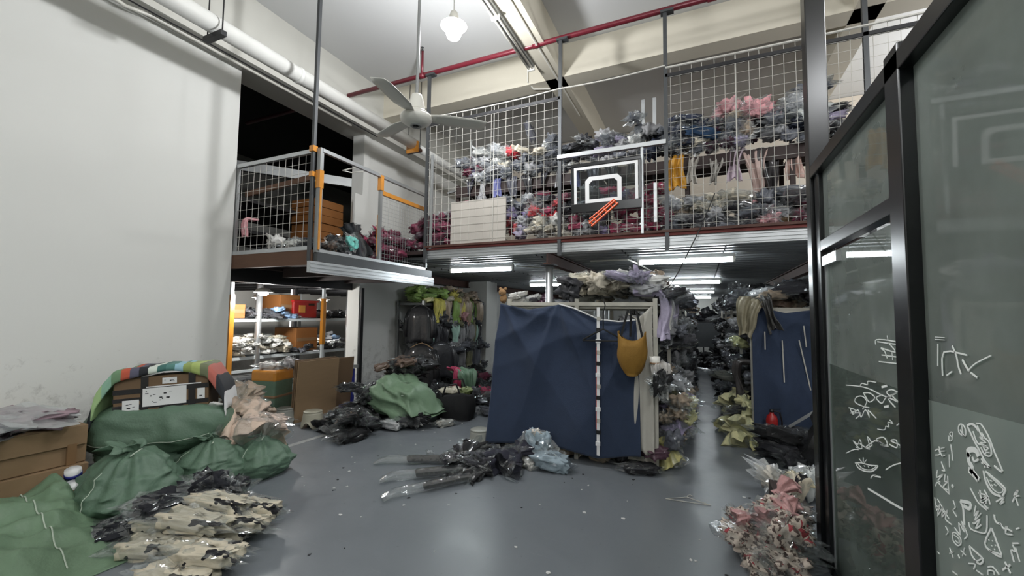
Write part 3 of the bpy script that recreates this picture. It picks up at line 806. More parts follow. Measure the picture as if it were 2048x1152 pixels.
# ================================================================== GARMENT AND BAG SHAPES
def sgn(a, e): return np.sign(a) * np.abs(a) ** e
def blob(sx, sy, sz, e1, e2, amp, freq, seed, nu=34, nv=18, flange=0.0, low=.12):
    u = np.linspace(0, 2 * np.pi, nu, endpoint=False); v = np.linspace(-np.pi / 2 * .98, np.pi / 2 * .98, nv)
    U, V = np.meshgrid(u, v)
    P = np.stack([sgn(np.cos(V), e1) * sgn(np.cos(U), e2), sgn(np.cos(V), e1) * sgn(np.sin(U), e2), sgn(np.sin(V), e1)], -1)
    f = 1 + wav(P, low * 2, 2.5, seed + 50) + ik(P, amp, freq, seed) + ik(P, amp * .45, freq * 2.3, seed + 9)
    P = P * f[..., None]
    P[..., 2] += ik(P, amp * .3, freq * 1.6, seed + 15) * .8
    if flange:
        tt = np.clip((np.abs(P[..., 0]) - .55) / .45, 0, 1); tt = tt * tt * (3 - 2 * tt)
        P[..., 2] *= 1 - .88 * tt
        P[..., 0] *= 1 + flange * tt
        P[..., 1] *= 1 + .12 * tt * np.sign(np.cos(7 * U))
    P *= np.array([sx, sy, sz]) / 2
    mb = MB(); mb.grid(P, cv=True)
    n = len(mb.v); m = P.shape[1]
    mb.f.append(tuple(range(m))[::-1]); mb.f.append(tuple(range(n - m, n)))
    return mb
def sheaf(seed, amp=1.0, L=.3, nt=44, ns=14, back=.35):
    r = np.random.RandomState(seed); th = np.linspace(0, 2 * np.pi, nt, endpoint=False)
    s = np.linspace(-back, 1, ns); ph = r.rand(4) * 6.28
    S, TH = np.meshgrid(s, th, indexing='ij')
    base = np.where(S < 0, .045 + .2 * (-S) ** .7, .045 + .17 * S ** .6)
    pl = 1 + np.abs(S) ** .6 * amp * (.32 * np.abs(np.sin(3.5 * TH + ph[0])) + .22 * np.sin(7 * TH + ph[1]) + .12 * np.sin(11 * TH + ph[2]) - .1)
    R = base * pl
    X = L * S * (1 + .14 * np.sin(2 * TH + ph[3]) * (S > .8))
    Z = R * np.sin(TH) * .7 - .07 * S ** 2
    P = np.stack([X, R * np.cos(TH), Z], -1)
    P[..., 2] += ik(P * 6, .03, 3, seed + 3); P[..., 0] += ik(P * 6, .03, 3, seed + 4)
    mb = MB(); mb.grid(P, cv=True); n = len(mb.v); m = nt
    mb.f.append(tuple(range(m))[::-1]); mb.f.append(tuple(range(n - m, n)))
    return mb
def drape(seed, wd=.22, inn=.25, drop=.4, n=20):
    "a garment hanging over an edge: lies along +y inward at z=0, falls at y=0"
    r = np.random.RandomState(seed); m = 23
    s = np.linspace(0, 1, n); u = np.linspace(-1, 1, m); g = []
    tot = inn + drop
    for q in s:
        d_ = q * tot
        if d_ < inn: y, z = inn - d_, 0.03
        else: y, z = -.03 - .02 * math.sin((d_ - inn) * 9), .02 - (d_ - inn)
        row = []
        for k in u:
            fold = (.012 + .02 * q) * math.sin(k * 7 + seed + 2 * math.sin(q * 3)) + .012 * math.sin(k * 15 + q * 5 + seed) + .008 * math.sin(9 * q + 4 * k)
            w_ = wd / 2 * (.85 - .25 * q + .2 * math.sin(q * 5 + seed * 1.7)) * (1 + .08 * math.sin(q * 13 + seed))
            dx = k * w_ + .03 * math.sin(q * 4 + seed)
            row.append((dx, y - (fold if d_ >= inn else 0), z + (fold if d_ < inn else 0) - .06 * (q > .97) * abs(k)))
        g.append(row)
    g = np.array(g); th = .022
    back = g.copy(); back[..., 1] += np.where(np.arange(n)[:, None] >= n * inn / tot, th, 0); back[..., 2] -= np.where(np.arange(n)[:, None] < n * inn / tot, th, 0)
    ring = np.concatenate([g, back[:, ::-1]], 1)
    mb = MB(); mb.grid(ring, cv=True); k = ring.shape[1]; N_ = len(mb.v)
    mb.f.append(tuple(range(k))[::-1]); mb.f.append(tuple(range(N_ - k, N_)))
    return mb

KIND = {}
for i in range(5):
    KIND['fold%d' % i] = (sm(blob(.36, .27, .12, .55, .5, .4, 4.5, i), 'garment'), blob(.40, .30, .135, .6, .5, .5, 6, i + 20, 22, 12, .35).mesh('bag_film'))
for i in range(5):
    KIND['lump%d' % i] = (sm(blob(.30, .25, .20, .8, .8, .75, 4.5, i + 5, 24, 14, 0, .2), 'garment'), blob(.34, .28, .22, .8, .8, .8, 5.5, i + 30, 22, 13, .3).mesh('bag_film'))
for i in range(4):
    KIND['sheaf%d' % i] = (sm(sheaf(i), 'garment'), sheaf(i + 9, 1.25, .33).mesh('bag_film'))
for i in range(5):
    KIND['drape%d' % i] = (sm(drape(i, .2 + .03 * i, .22, .3 + .06 * i), 'garment'), None)
FOLD = ['fold%d' % i for i in range(5)]; LUMP = ['lump%d' % i for i in range(5)]; SHEAF = ['sheaf%d' % i for i in range(4)]; DRAPE = ['drape%d' % i for i in range(5)]

def bag(kind, loc, rot, s, col, label, group, name='clothing_bag', film=True, mat='garment', cat='clothing bag', fm='film'):
    me, fi = KIND[kind]
    o = put(name, me, mat if (film and fi) or mat != 'garment' else 'garment_shiny', None, loc, rot, col)
    o.scale = s if hasattr(s, '__len__') else (s, s, s)
    if film and fi: put('plastic_film', fi, fm, o)
    return tag(o, label, cat, group)

PAL = dict(charcoal='#36363d', black='#151518', slate='#5e616c', grey='#8a8a8d', silver='#a9abae', white='#d4d2cd', cream='#cfc4ae', beige='#b39d84', pink='#dd9aa0',
           rose='#b5365a', coral='#d2474d', maroon='#7a2743', lilac='#8d7fb2', lavender='#a79dbb', navy='#232b45', blue='#3b5d92', skyblue='#8eb2dc', teal='#5d9d92',
           mint='#9cc4b3', lime='#8bb24d', yellow='#d6c74b', paleyellow='#d5cf8e', mustard='#c08a22', brown='#5d4638', plum='#4d2a3b', olive='#7b7a58', orange='#c7612c')
for _k, _h in list(PAL.items()):                     # dusty, slightly faded cloth
    _c = [int(_h[i:i + 2], 16) for i in (1, 3, 5)]; _l = .3 * _c[0] + .6 * _c[1] + .1 * _c[2]
    PAL[_k] = '#%02x%02x%02x' % tuple(min(255, int(v * .8 + _l * .2)) for v in _c)
SAY = dict(skyblue='sky blue', paleyellow='pale yellow')
def pick(pal, r):
    tot = sum(p[1] for p in pal); q = r.random() * tot
    for c, w_ in pal:
        q -= w_
        if q <= 0: return c
    return pal[-1][0]
STUFF = {}
def pile(place, group, xr, yr, z0, n, pal, kinds=None, s=(.8, 1.1), film=.8, seed=1, zmax=9, colf=None, name='clothing_bag', face=None, mat='garment', word='clear bag of {} clothing', cat='clothing bag', slope=None, zones=None, levels=None, stuff=None, fm='film'):
    """settle n bags into a heap; zones = ('x'|'y', [(limit, phrase)...]) and levels = [(z, phrase)...] say where each lies;
    stuff(x, y, z) true -> that bag is joined into one heap object named by the pile's stuff key"""
    r = random.Random(seed); c_ = .06
    nx = max(1, int((xr[1] - xr[0]) / c_)); ny = max(1, int((yr[1] - yr[0]) / c_)); Hf = np.zeros((nx, ny))
    if slope is not None:
        for i in range(nx):
            for j in range(ny): Hf[i, j] = slope((i + .5) / nx, (j + .5) / ny)
    kinds = kinds or FOLD + LUMP + LUMP
    made = 0; tries = 0
    while made < n and tries < n * 4:
        tries += 1
        best = None
        for _ in range(5):
            i = r.randrange(nx); j = r.randrange(ny); h = Hf[i, j] + r.random() * .03
            if best is None or h < best[2]: best = (i, j, h)
        i, j, _ = best; k = r.choice(kinds); sc_ = r.uniform(*s)
        hw = .13 * sc_; a = max(1, int(hw / c_))
        i0, i1, j0, j1 = max(0, i - a), min(nx, i + a + 1), max(0, j - a), min(ny, j + a + 1)
        h = float(np.percentile(Hf[i0:i1, j0:j1], 60))
        th = (.12 if k.startswith('fold') else .19 if k.startswith('lump') else .2) * sc_
        if z0 + h + th > zmax: continue
        x = xr[0] + (i + .5) * c_; y = yr[0] + (j + .5) * c_; z = z0 + h + th * .48
        col = colf(x, y, z, r) if colf else pick(pal, r)
        hexc = PAL[col]; rr = lin(hexc); f = r.uniform(.8, 1.2)
        rot = (r.uniform(-.35, .35), r.uniform(-.3, .3), face + r.uniform(-.5, .5) if face is not None else r.uniform(0, 6.28))
        cc = (min(1, rr[0] * f), min(1, rr[1] * f), min(1, rr[2] * f), 1)
        if stuff and stuff(x, y, z):
            STUFF.setdefault(group, []).append((k, (x, y, z), rot, sc_, cc))
        else:
            lb = word.format(SAY.get(col, col)) + ' ' + place
            if levels:
                for lim, ph_ in levels:
                    if z < lim: lb += ' ' + ph_; break
            if zones:
                q = x if zones[0] == 'x' else y
                for lim, ph_ in zones[1]:
                    if q < lim: lb += ' ' + ph_; break
            o = bag(k, (x, y, z), rot, sc_, hexc, lb, group, name, r.random() < film, mat, cat, fm)
            o.color = cc
        Hf[i0:i1, j0:j1] = np.maximum(Hf[i0:i1, j0:j1], h + th * .72); made += 1
def flush_stuff(group, name, label):
    V = []; F = []; C = []; off = 0
    for k, loc, rot, sc_, cc in STUFF.pop(group, []):
        me = KIND[k][0]; n = len(me.vertices); co = np.empty(n * 3); me.vertices.foreach_get('co', co); co = co.reshape(-1, 3)
        m3 = np.array(Matrix.LocRotScale(Vector(loc), Euler(rot), Vector((sc_,) * 3)))
        V += (co @ m3[:3, :3].T + m3[:3, 3]).tolist()
        F += [tuple(i + off for i in p.vertices) for p in me.polygons]; off += n; C += [cc] * n
    if not V: return
    me = bpy.data.meshes.new(name); me.from_pydata(V, [], F); me.shade_smooth()
    at_ = me.color_attributes.new('tint', 'FLOAT_COLOR', 'POINT'); at_.data.foreach_set('color', np.array(C, 'f').ravel())
    o = put(name, me, 'garment_stuff'); o['kind'] = 'stuff'; o['label'] = label; o['category'] = 'clothing heap'
    return o
def hang(place, group, xs, pal, seed, axis='x', s=(.8, 1.2), name='garment', kinds=None):
    "garments hanging over a shelf edge; xs = list of (x, y, z, heading)"
    r = random.Random(seed)
    for x, y, z, hd in xs:
        c = pick(pal, r); k = r.choice(kinds or DRAPE)
        bag(k, (x, y, z), (0, 0, hd + r.uniform(-.15, .15)), r.uniform(*s), PAL[c], SAY.get(c, c) + ' garment hanging over the edge ' + place, group, name, False, 'garment', 'garment')

def rack(name, label, x0, x1, y0, y1, shelves, top, mat='post_cream', nb=1, along='y', pw=.04, group=None, base=0):
    "boltless shelving: posts, shelf boards with lipped edges, end braces"
    t_ = empty(name, label, 'shelving', (x0, y0, 0), group=group)
    def rp(nm, a): return put(nm, B(a[0] - x0, a[1] - x0, a[2] - y0, a[3] - y0, a[4], a[5]), mat, t_)
    if along == 'y': cuts = np.linspace(y0, y1, nb + 1); P = [(x, y) for y in cuts for x in (x0, x1)]
    else: cuts = np.linspace(x0, x1, nb + 1); P = [(x, y) for x in cuts for y in (y0, y1)]
    for x, y in P: rp('post', (x - pw / 2, x + pw / 2, y - pw / 2, y + pw / 2, base, top))
    for z in shelves:
        for k in range(nb):
            if along == 'y': a = (x0 + pw / 2, x1 - pw / 2, cuts[k] + pw / 2, cuts[k + 1] - pw / 2)
            else: a = (cuts[k] + pw / 2, cuts[k + 1] - pw / 2, y0 + pw / 2, y1 - pw / 2)
            rp('shelf', (*a, z - .05, z))
    return t_
# ================================================================== ON THE LOFT
LG = 'clothing bags on the loft upper shelf'
LS = rack('loft_shelving', 'long dark loft shelving behind the wire mesh', -3.45, 3.2, 5.55, 6.25, (3.56,), 3.6, 'dark_board', 6, 'x', .05, None, 2.56)
put('edge_board', B(0, 6.65, -.05, -.03, 3.40, 3.555), 'dark_board', LS)
t = empty('shelf_upright', 'pair of grey slotted steel uprights standing out of the loft pile', 'upright', (-.62, 5.85, 2.56))
for xx in (-.07, .08): put('upright', MB().bar((xx, 0, 0), (xx + .01, 0, 2.02), .045, .03, (0, 1, 0)), 'galv', t)
tag(put('thin_post', B(-1.45, -1.42, 6.3, 6.33, 2.56, 4.45), 'rust_red'), 'thin dark red post behind the loft pile', 'post')
t = empty('clothes_rail', 'galvanised clothes rail frame at the left end of the loft', 'rail', (-3.35, 5.75, 2.56))
for a, b in (((0, 0, 0), (0, 0, 1.85)), ((0, 0, 1.75), (.35, .25, 1.45)), ((-.5, .1, 1.05), (-.05, .1, 1.12))): put('bar', MB().bar(a, b, .03), 'galv_dull', t)

def loft_up(x, y, z, r):
    if x < -2.75: return pick([('silver', 3), ('white', 2), ('slate', 2), ('maroon', 1), ('lilac', 1)], r)
    if x < -2.3: return pick([('white', 3), ('coral', 1.2), ('cream', 2), ('slate', 3), ('charcoal', 2)], r)
    if x < -1.3: return pick([('charcoal', 4), ('slate', 4), ('grey', 2), ('black', 2), ('cream', .8)], r)
    if x < -.6: return pick([('slate', 4), ('grey', 3), ('lavender', 1), ('charcoal', 2), ('white', .6)], r)
    if x < .1: return pick([('black', 3), ('navy', 2.5), ('slate', 3), ('cream', 1.2), ('grey', 1)], r)
    if x < .6: return pick([('plum', 2), ('lavender', 2), ('slate', 3), ('maroon', 1), ('beige', 1)], r)
    return pick([('slate', 2), ('silver', 2), ('navy', 1.5), ('lavender', 1.5), ('black', 1.5)], r)
LZ = ('x', [(-2.95, 'near the clothes rail'), (-2.44, 'over the grey board'), (-2.0, 'right of the grey board'), (-1.6, 'behind the middle post'), (-1.05, 'over the backboard, left side'), (-.6, 'over the backboard, right side'), (-.3, 'by the grey uprights'), (.15, 'over the mustard garment'), (.6, 'below the pink bundles'), (9, 'by the tall black post')])
LL = [(3.72, 'low in the heap'), (3.92, 'midway up the heap'), (9, 'high in the heap')]
def up_slope(u, v):
    x = -3.35 + 4.85 * u
    return max(0, v - .12) * float(np.interp(x, [-3.4, -3.0, -2.1, -1.6, -1.1, -.6, 0, .6, 1.0, 1.5], [.25, .5, .55, .36, .38, .6, .45, .5, .35, .25]))
pile('on the loft shelf', LG, (-3.35, 1.5), (5.44, 5.95), 3.56, 150, None, seed=3, colf=loft_up, zmax=4.28, s=(.7, 1.0), slope=up_slope, word='bagged {} clothing', zones=LZ, levels=LL, fm='film_loft')
pile('', 'heap at the far right of the loft', (1.6, 3.1), (5.5, 6.0), 3.56, 22, [('plum', 1), ('grey', 2), ('beige', 1)], seed=4, s=(.9, 1.2), stuff=lambda x, y, z: True)
def loft_low(x, y, z, r):
    if x < -3.3: return 'maroon'
    if x < -2.75: return pick([('maroon', 1), ('slate', 1), ('grey', 2)], r)
    if x < -2.2: return pick([('coral', 4), ('lavender', 1.5), ('silver', 1), ('rose', 1)], r) if z < 3.0 else pick([('lilac', 2), ('silver', 2), ('slate', 2)], r)
    if x < -1.65: return pick([('cream', 5), ('coral', 1), ('white', 1)], r) if z < 2.9 else pick([('coral', 2), ('rose', 1.5), ('white', 1.5), ('charcoal', 1.5)], r)
    if x < -1.2: return pick([('slate', 2), ('grey', 2), ('charcoal', 2), ('white', 1), ('rose', .8)], r)
    if x < -.9: return pick([('lilac', 4), ('slate', 1), ('rose', 1)], r)
    if x < -.35: return pick([('rose', 5), ('coral', 1), ('maroon', 1)], r)
    if x < .5: return pick([('cream', 4), ('beige', 1.5), ('charcoal', 1.5), ('silver', 1)], r) if z > 2.72 else pick([('charcoal', 3), ('slate', 2), ('beige', 1)], r)
    if x < .95: return pick([('rose', 1), ('silver', 2), ('slate', 2), ('pink', 1.4), ('charcoal', 1)], r)
    return pick([('pink', 3), ('maroon', 1.3), ('white', 1), ('silver', 1)], r)
def lowprof(u, v):
    x = -3.7 + 5.2 * u
    return .0 if x < .0 else -.0
FZ = ('x', [(-3.3, 'left of the grey board'), (-2.44, 'behind the grey board'), (-2.05, 'right of the grey board'), (-1.6, 'by the middle post'), (-1.2, 'left of the orange rim'), (-.85, 'under the orange rim'), (-.3, 'under the backboard corner'), (.15, 'by the black cable'), (.6, 'right of the black cable'), (9, 'by the tall black post')])
FL = [(2.75, 'in the bottom layer'), (2.95, 'in the middle layer'), (9, 'in the top layer')]
pile('on the loft floor', 'clothing bags on the loft floor', (-3.72, -.4), (5.4, 5.75), 2.56, 118, None, seed=5, colf=loft_low, zmax=3.36, s=(.72, 1.0), slope=lambda u, v: .5 * max(0, v - .15), word='bagged {} clothing', zones=FZ, levels=FL, fm='film_loft')
pile('on the loft floor', 'clothing bags on the loft floor', (-.4, 1.55), (5.3, 5.75), 2.56, 60, None, seed=6, colf=loft_low, zmax=3.06, s=(.72, 1.0), slope=lambda u, v: (.2 + .2 * u) * max(0, v - .15), word='bagged {} clothing', zones=FZ, levels=FL, fm='film_loft')
pile('', 'heap at the far right of the loft', (1.6, 3.4), (5.4, 5.9), 2.56, 24, [('pink', 2), ('cream', 2), ('grey', 2)], seed=8, s=(.9, 1.2), stuff=lambda x, y, z: True)
flush_stuff('heap at the far right of the loft', 'clothing_heap', 'dim clothing heap on the loft right of the tall black post')
# the few that stand out
bag('lump1', (.62, 5.42, 4.0), (.2, .1, .4), 1.25, '#e6a8ad', 'pink garment bundle bulging at the front of the loft shelf', 'clothing bags on the loft upper shelf')
bag('lump4', (.3, 5.62, 4.14), (0, -.6, .3), 1.2, '#e8b0b4', 'tall pink bundle crowning the loft pile', LG)
bag('lump0', (.45, 5.64, 4.12), (.4, -.8, 1.6), 1.1, '#e5abb0', 'pink bundle fanning up beside the tallest loft bundle', LG)
bag('fold2', (.02, 5.5, 3.85), (.3, .2, .2), 1.2, '#1d3a58', 'dark teal blue garment bag on the loft shelf', LG)
bag('lump3', (-2.46, 5.5, 3.98), (0, 0, .7), .9, '#cf3f48', 'red garment bag standing out on the left of the loft shelf', LG)
bag('lump0', (-1.86, 5.45, 2.98), (0, 0, .2), 1.05, '#d03f49', 'red bundle above the cream heap on the loft floor', LG)
bag('fold4', (-2.2, 5.5, 4.2), (.2, 1.2, .4), 1.0, '#3a3a42', 'upright clear bag with a dark garment poking above the left loft pile', LG)
bag('lump2', (1.15, 5.5, 3.86), (0, 0, .1), 1.3, '#c6cac8', 'large milky plastic bag at the right end of the loft shelf', LG, fm='film_milky')
for k, (xx, zz, c, s_, kd) in enumerate(((-.22, 3.56, '#c08a1e', .95, 'drape2'), (-.05, 3.5, '#a9a49c', .8, 'drape1'), (.18, 3.45, '#b4b0aa', .9, 'drape0'), (.62, 3.5, '#b19a92', .9, 'drape4'), (.42, 3.56, '#b9a8b4', 1.0, 'drape1'), (.75, 3.52, '#2a2628', 1.0, 'drape3'), (1.02, 3.5, '#c8a79c', .8, 'drape2'))):
    bag(kd, (xx, 5.5 + .012 * k, zz + .03), (0, 0, .1 * (k % 3 - 1)), s_, c, ('mustard yellow garment', 'grey shirt', 'pale grey shirt', 'beige blouse', 'mauve top', 'black trousers', 'pale pink top')[k] + ' hanging down from the loft shelf behind the mesh', 'garments hanging from the loft shelf', 'hanging_garment', False, 'garment', 'garment')
for k in range(12):
    xx = -3.2 + k * .24
    if xx > -.6: break
    bag(DRAPE[k % 5], (xx, 5.49, 3.6), (0, 0, .1), .6, ['#3b3b44', '#a8a8aa', '#6b6fa0', '#55565f', '#2a2a2e'][k % 5], ['charcoal', 'silver', 'violet', 'slate', 'black'][k % 5] + ' sleeve hanging off the left half of the loft shelf', 'garments hanging from the loft shelf', 'hanging_garment', False, 'garment', 'garment')
# grey board leaning on the fence
tag(bevel(put('grey_board', B(-3.34, -2.44, 5.172, 5.188, 2.58, 3.23), 'board_grey'), .003), 'plain grey board standing behind the mesh at the left', 'board')
# basketball backboard
t = empty('basketball_backboard', 'small clear basketball backboard with black frame tied to the loft mesh', 'backboard', (-1.05, 5.1, 3.2), (math.radians(3), 0, 0))
put('pane', B(-.40, .40, -.004, .004, -.26, .27), 'acrylic', t)
for a in ((-.43, .43, .27, .31), (-.43, .43, -.31, -.2), (-.43, -.40, -.2, .27), (.40, .43, -.2, .27)): bevel(put('frame_bar', B(a[0], a[1], -.016, .016, a[2], a[3]), 'black_frame', t), .004)
def uband(x0, x1, z0, z1, wd, ch):
    o = [(x0, z0), (x0, z1 - ch), (x0 + ch, z1), (x1 - ch, z1), (x1, z1 - ch), (x1, z0)]
    i = [(x1 - wd, z0), (x1 - wd, z1 - ch * .8 - wd), (x1 - wd - ch * .8, z1 - wd), (x0 + wd + ch * .8, z1 - wd), (x0 + wd, z1 - ch * .8 - wd), (x0 + wd, z0)]
    mb = MB(); n = 6; vs = []
    for yy in (-.007, -.0045):
        vs += [(p[0], yy, p[1]) for p in o] + [(p[0], yy, p[1]) for p in i[::-1]]
    fs = []
    for k in range(n - 1):
        fs.append((k, k + 1, n + k + 1, n + k)); fs.append((12 + k, 12 + n + k, 12 + n + k + 1, 12 + k + 1))
    return mb.add(vs, fs)
put('white_border', uband(-.395, .395, -.2, .265, .035, .004), 'label_white', t)
put('white_target', uband(-.25, .2, -.2, .13, .05, .05), 'label_white', t)
put('white_target_base', B(-.25, .2, -.008, -.0045, -.2, -.155), 'label_white', t)
# folded orange rim and bracket
a = Vector((-.2, -.03, -.46)); b = Vector((.13, -.03, -.2))
nr = Vector((.03, 0, -.035)); rim = put('rim_bracket', T([a, b], .012, 8), 'orange_paint', t)
put('rim_bar', T([a + nr, b + nr], .012, 8), 'orange_paint', rim)
put('rim_bar', T([a - nr * .9 + (b - a) * .1, b - nr * .5], .009, 8), 'orange_paint', rim)
for q in (.05, .2, .4, .6, .8, .95): put('rim_rung', T([a + (b - a) * q - nr * .7, a + (b - a) * q + nr], .008, 6), 'orange_paint', rim)
# cartons and boards further back on the loft right
tag(put('loft_carton', B(.8, 1.5, 6.05, 6.3, 2.56, 3.1), 'card'), 'brown carton behind the bags at the right of the loft', 'box')

# ================================================================== LOFT OF THE SIDE ROOM
t = empty('box_stack', 'tower of orange cartons in the dark loft doorway', 'boxes', (-6.9, 4.6, 2.3))
for k in range(9):
    z = 2.31 + k * .145
    o = tag(bevel(put('flat_carton', B(-.32, .32, -.3, .3, 0, .138), 'card_orange', None, (-6.45 + rng.uniform(-.02, .02), 5.5 + rng.uniform(-.02, .02), z)), .006), ('lowest', 'second', 'third', 'fourth', 'fifth', 'sixth', 'seventh', 'eighth', 'topmost')[k] + ' flat orange carton of the stack in the dark loft doorway', 'box', 'orange cartons in the side loft')
bpy.data.objects.remove(t)
for k in range(4):
    tag(bevel(put('flat_carton', B(-.2, .2, -.2, .2, 0, .19), 'card_orange', None, (-6.35, 3.6, 2.31 + k * .2)), .006), ('lowest', 'second', 'third', 'topmost')[k] + ' orange carton behind the wall end of the balcony mesh', 'box', 'orange cartons by the balcony mesh')
rack('dark_shelving', 'dark steel shelving inside the side loft', -8.2, -6.6, 4.0, 6.5, (2.9, 3.4), 3.9, 'steel_dark', 1, 'y', .05)
tag(put('loft_beam', MB().bar((-8.0, 3.2, 4.05), (-5.98, 5.95, 4.05), .08, .16), 'galv_dull'), 'grey steel beam crossing the dark loft opening', 'beam')
pile('behind the balcony mesh', 'clothing bags in the side loft', (-5.7, -4.5), (3.75, 4.6), 2.31, 34, [('black', 6), ('charcoal', 4), ('brown', 1), ('white', .5)], seed=11, zmax=3.0, name='dark_bag', word='bagged {} clothing', zones=('x', [(-5.3, 'at the wall end'), (-4.9, 'at mid width'), (0, 'near the corner post')]), levels=[(2.45, 'on the floor'), (9, 'stacked up')])
bag('drape2', (-5.66, 3.66, 2.85), (0, 0, 0), .55, '#d79aa0', 'pink garment in the near corner of the balcony', 'clothing bags at the balcony corner', film=False)
bag('sheaf3', (-4.75, 4.72, 2.75), (0, 1.2, .3), 1.25, '#2a2c30', 'dark jacket in clear plastic slumped at the loft doorway', 'clothing bags in the side loft')
bag('fold1', (-4.6, 4.55, 2.6), (.4, 1.1, .2), .7, '#6fc3b8', 'teal printed bag at the foot of the plastic covered jacket', 'clothing bags in the side loft')
pile('behind the fine balcony mesh', 'maroon bags at the balcony end', (-5.4, -4.3), (5.0, 5.7), 2.31, 40, [('maroon', 5), ('rose', .6)], seed=13, zmax=3.1, s=(.8, 1.1), name='maroon_bag', word='bagged {} clothing', slope=lambda u, v: .3 * v, zones=('x', [(-5.0, 'against the wall'), (-4.65, 'midway'), (0, 'against the wires')]), levels=[(2.5, 'on the floor'), (2.75, 'midway up'), (9, 'on top')])
pile('between the balcony and the loft mesh', 'maroon bags behind the loft corner post', (-4.2, -3.6), (5.35, 5.8), 2.56, 20, [('maroon', 5), ('plum', 1)], seed=14, zmax=3.25, name='maroon_bag', word='bagged {} clothing', slope=lambda u, v: .2 * v)
tag(put('plaster_panel', B(-5.70, -5.66, 5.6, 5.86, 2.31, 3.75), 'wall_white'), 'narrow white board standing in the loft doorway', 'board')
t = empty('wire_hanger', 'white clothes hanger on the balcony top rail', 'hanger', (-4.6, 4.3, 3.6))
put('hook', T([(0, 0, 0), (.08, .03, .02), (.3, .05, .03), (.34, .2, .02), (.05, .12, 0), (0, 0, 0)], .008, 6), 'white_plastic', t)
# roll-in bits on the balcony floor
for k in range(6):
    bag(FOLD[k % 5], (-5.3 + k * .17, 3.68, 2.33), (0, 0, k), .35, ['#c9c6bd', '#98755a', '#b9b9b4'][k % 3], ['white', 'brown', 'pale grey'][k % 3] + ' scrap of packaging behind the bottom rail of the balcony', 'packaging scraps on the balcony', 'packaging_scrap', False, 'garment', 'scrap')
# ================================================================== SIDE ROOM, GROUND FLOOR
rk = rack('stock_shelving', 'pale steel stock shelving in the side room', -7.75, -6.85, 4.25, 7.85, (.2, .83, 1.46), 2.05, 'shelf_white', 2, 'y', .05)
for (yy, z0, z1) in ((4.25, .19, 1.85), (6.05, .95, 1.85)):
    put('orange_tape_wrap', B(.865, .94, yy - 4.25 - .035, yy - 4.25 + .035, z0, z1), 'orange_tape', rk)
put('end_panel', B(-.02, .88, -.04, -.03, .19, 1.85), 'orange_tape', rk)
for z in (.6,): put('brace', B(.86, .9, .05, 3.5, z - .02, z + .02), 'shelf_white', rk)
for c in ((-6.55, 5.4, .11), (-7.2, 8.4, .06)): pass
for x, y in ((-6.9, 4.75), (-6.1, 5.98)):
    tag(put('steel_column', sm(T([(x, y, 0), (x, y, 2.1)], .05, 14), 'steel_column'), 'chrome'), 'round chrome column ' + ('in front of the stock shelving' if x < -6.5 else 'at the right edge of the side room opening'), 'column')
rack('rear_shelving', 'second row of grey shelving behind the stock shelving', -9.6, -8.7, 4.2, 9.5, (.2, .83, 1.46), 2.05, 'galv_dull', 3, 'y', .05)
SG = 'folded stock on the side room shelves'
FW = 'folded {} clothing'
SZ = ('y', [(4.5, 'far left end'), (4.75, 'left end'), (4.92, 'by the chrome column'), (5.1, 'left of centre'), (5.5, 'right of centre'), (5.66, 'under the red crate'), (5.82, 'by the orange carton'), (6.1, 'beside the orange post'), (6.8, 'just past the post'), (99, 'far end')])
pile('on the side room top shelf,', SG, (-7.6, -6.85), (4.6, 5.15), 1.47, 16, [('charcoal', 4), ('slate', 1)], FOLD, seed=21, film=.3, s=(.6, .9), word=FW, cat='clothing', name='folded_garment', zones=SZ)
pile('on the side room top shelf,', SG, (-7.6, -6.85), (5.12, 5.55), 1.47, 12, [('skyblue', 3), ('blue', .7)], FOLD, seed=22, film=.3, s=(.6, .85), word=FW, cat='clothing', name='folded_garment', zones=SZ)
pile('on the side room top shelf,', SG, (-7.6, -6.9), (6.15, 7.7), 1.47, 34, [('charcoal', 3), ('grey', 1.3)], FOLD, seed=23, film=.3, s=(.6, .95), word=FW, cat='clothing', name='folded_garment', zones=SZ)
pile('on the side room middle shelf,', SG, (-7.65, -6.82), (4.3, 5.35), .84, 95, [('white', 4), ('cream', 3)], FOLD, seed=24, film=.12, s=(.5, .72), zmax=1.28, word=FW, cat='clothing', slope=lambda u, v: .16 * (1 - u), name='folded_garment', zones=SZ, levels=[(.95, 'bottom layer,'), (1.06, 'middle layer,'), (9, 'top layer,')])
pile('on the side room middle shelf,', SG, (-7.65, -6.85), (5.35, 5.98), .84, 30, [('charcoal', 3), ('slate', 2), ('navy', 1)], FOLD, seed=25, film=.4, s=(.5, .7), zmax=1.15, word=FW, cat='clothing', name='folded_garment', zones=SZ, levels=[(.95, 'bottom layer,'), (1.06, 'middle layer,'), (9, 'top layer,')])
pile('on the side room middle shelf,', SG, (-7.65, -6.85), (6.15, 7.7), .84, 50, [('white', 2), ('charcoal', 2), ('silver', 1)], FOLD, seed=26, film=.3, s=(.5, .7), zmax=1.25, word=FW, cat='clothing', name='folded_garment', zones=SZ, levels=[(.95, 'bottom layer,'), (1.06, 'middle layer,'), (9, 'top layer,')])
pile('on the side room bottom shelf,', SG, (-7.65, -6.83), (4.3, 5.4), .21, 34, [('white', 2.5), ('slate', 2), ('cream', 1)], FOLD, seed=27, film=.3, s=(.5, .75), zmax=.5, word=FW, cat='clothing', name='folded_garment', zones=SZ)
pile('on the far row of side room shelving', 'folded stock on the rear shelving', (-9.5, -8.75), (4.5, 8.5), .84, 40, [('skyblue', 2), ('charcoal', 2), ('grey', 2), ('cream', 1)], FOLD, seed=28, film=.1, s=(.8, 1.2), zmax=1.3, word=FW, cat='clothing', name='folded_garment', stuff=lambda x, y, z: True)
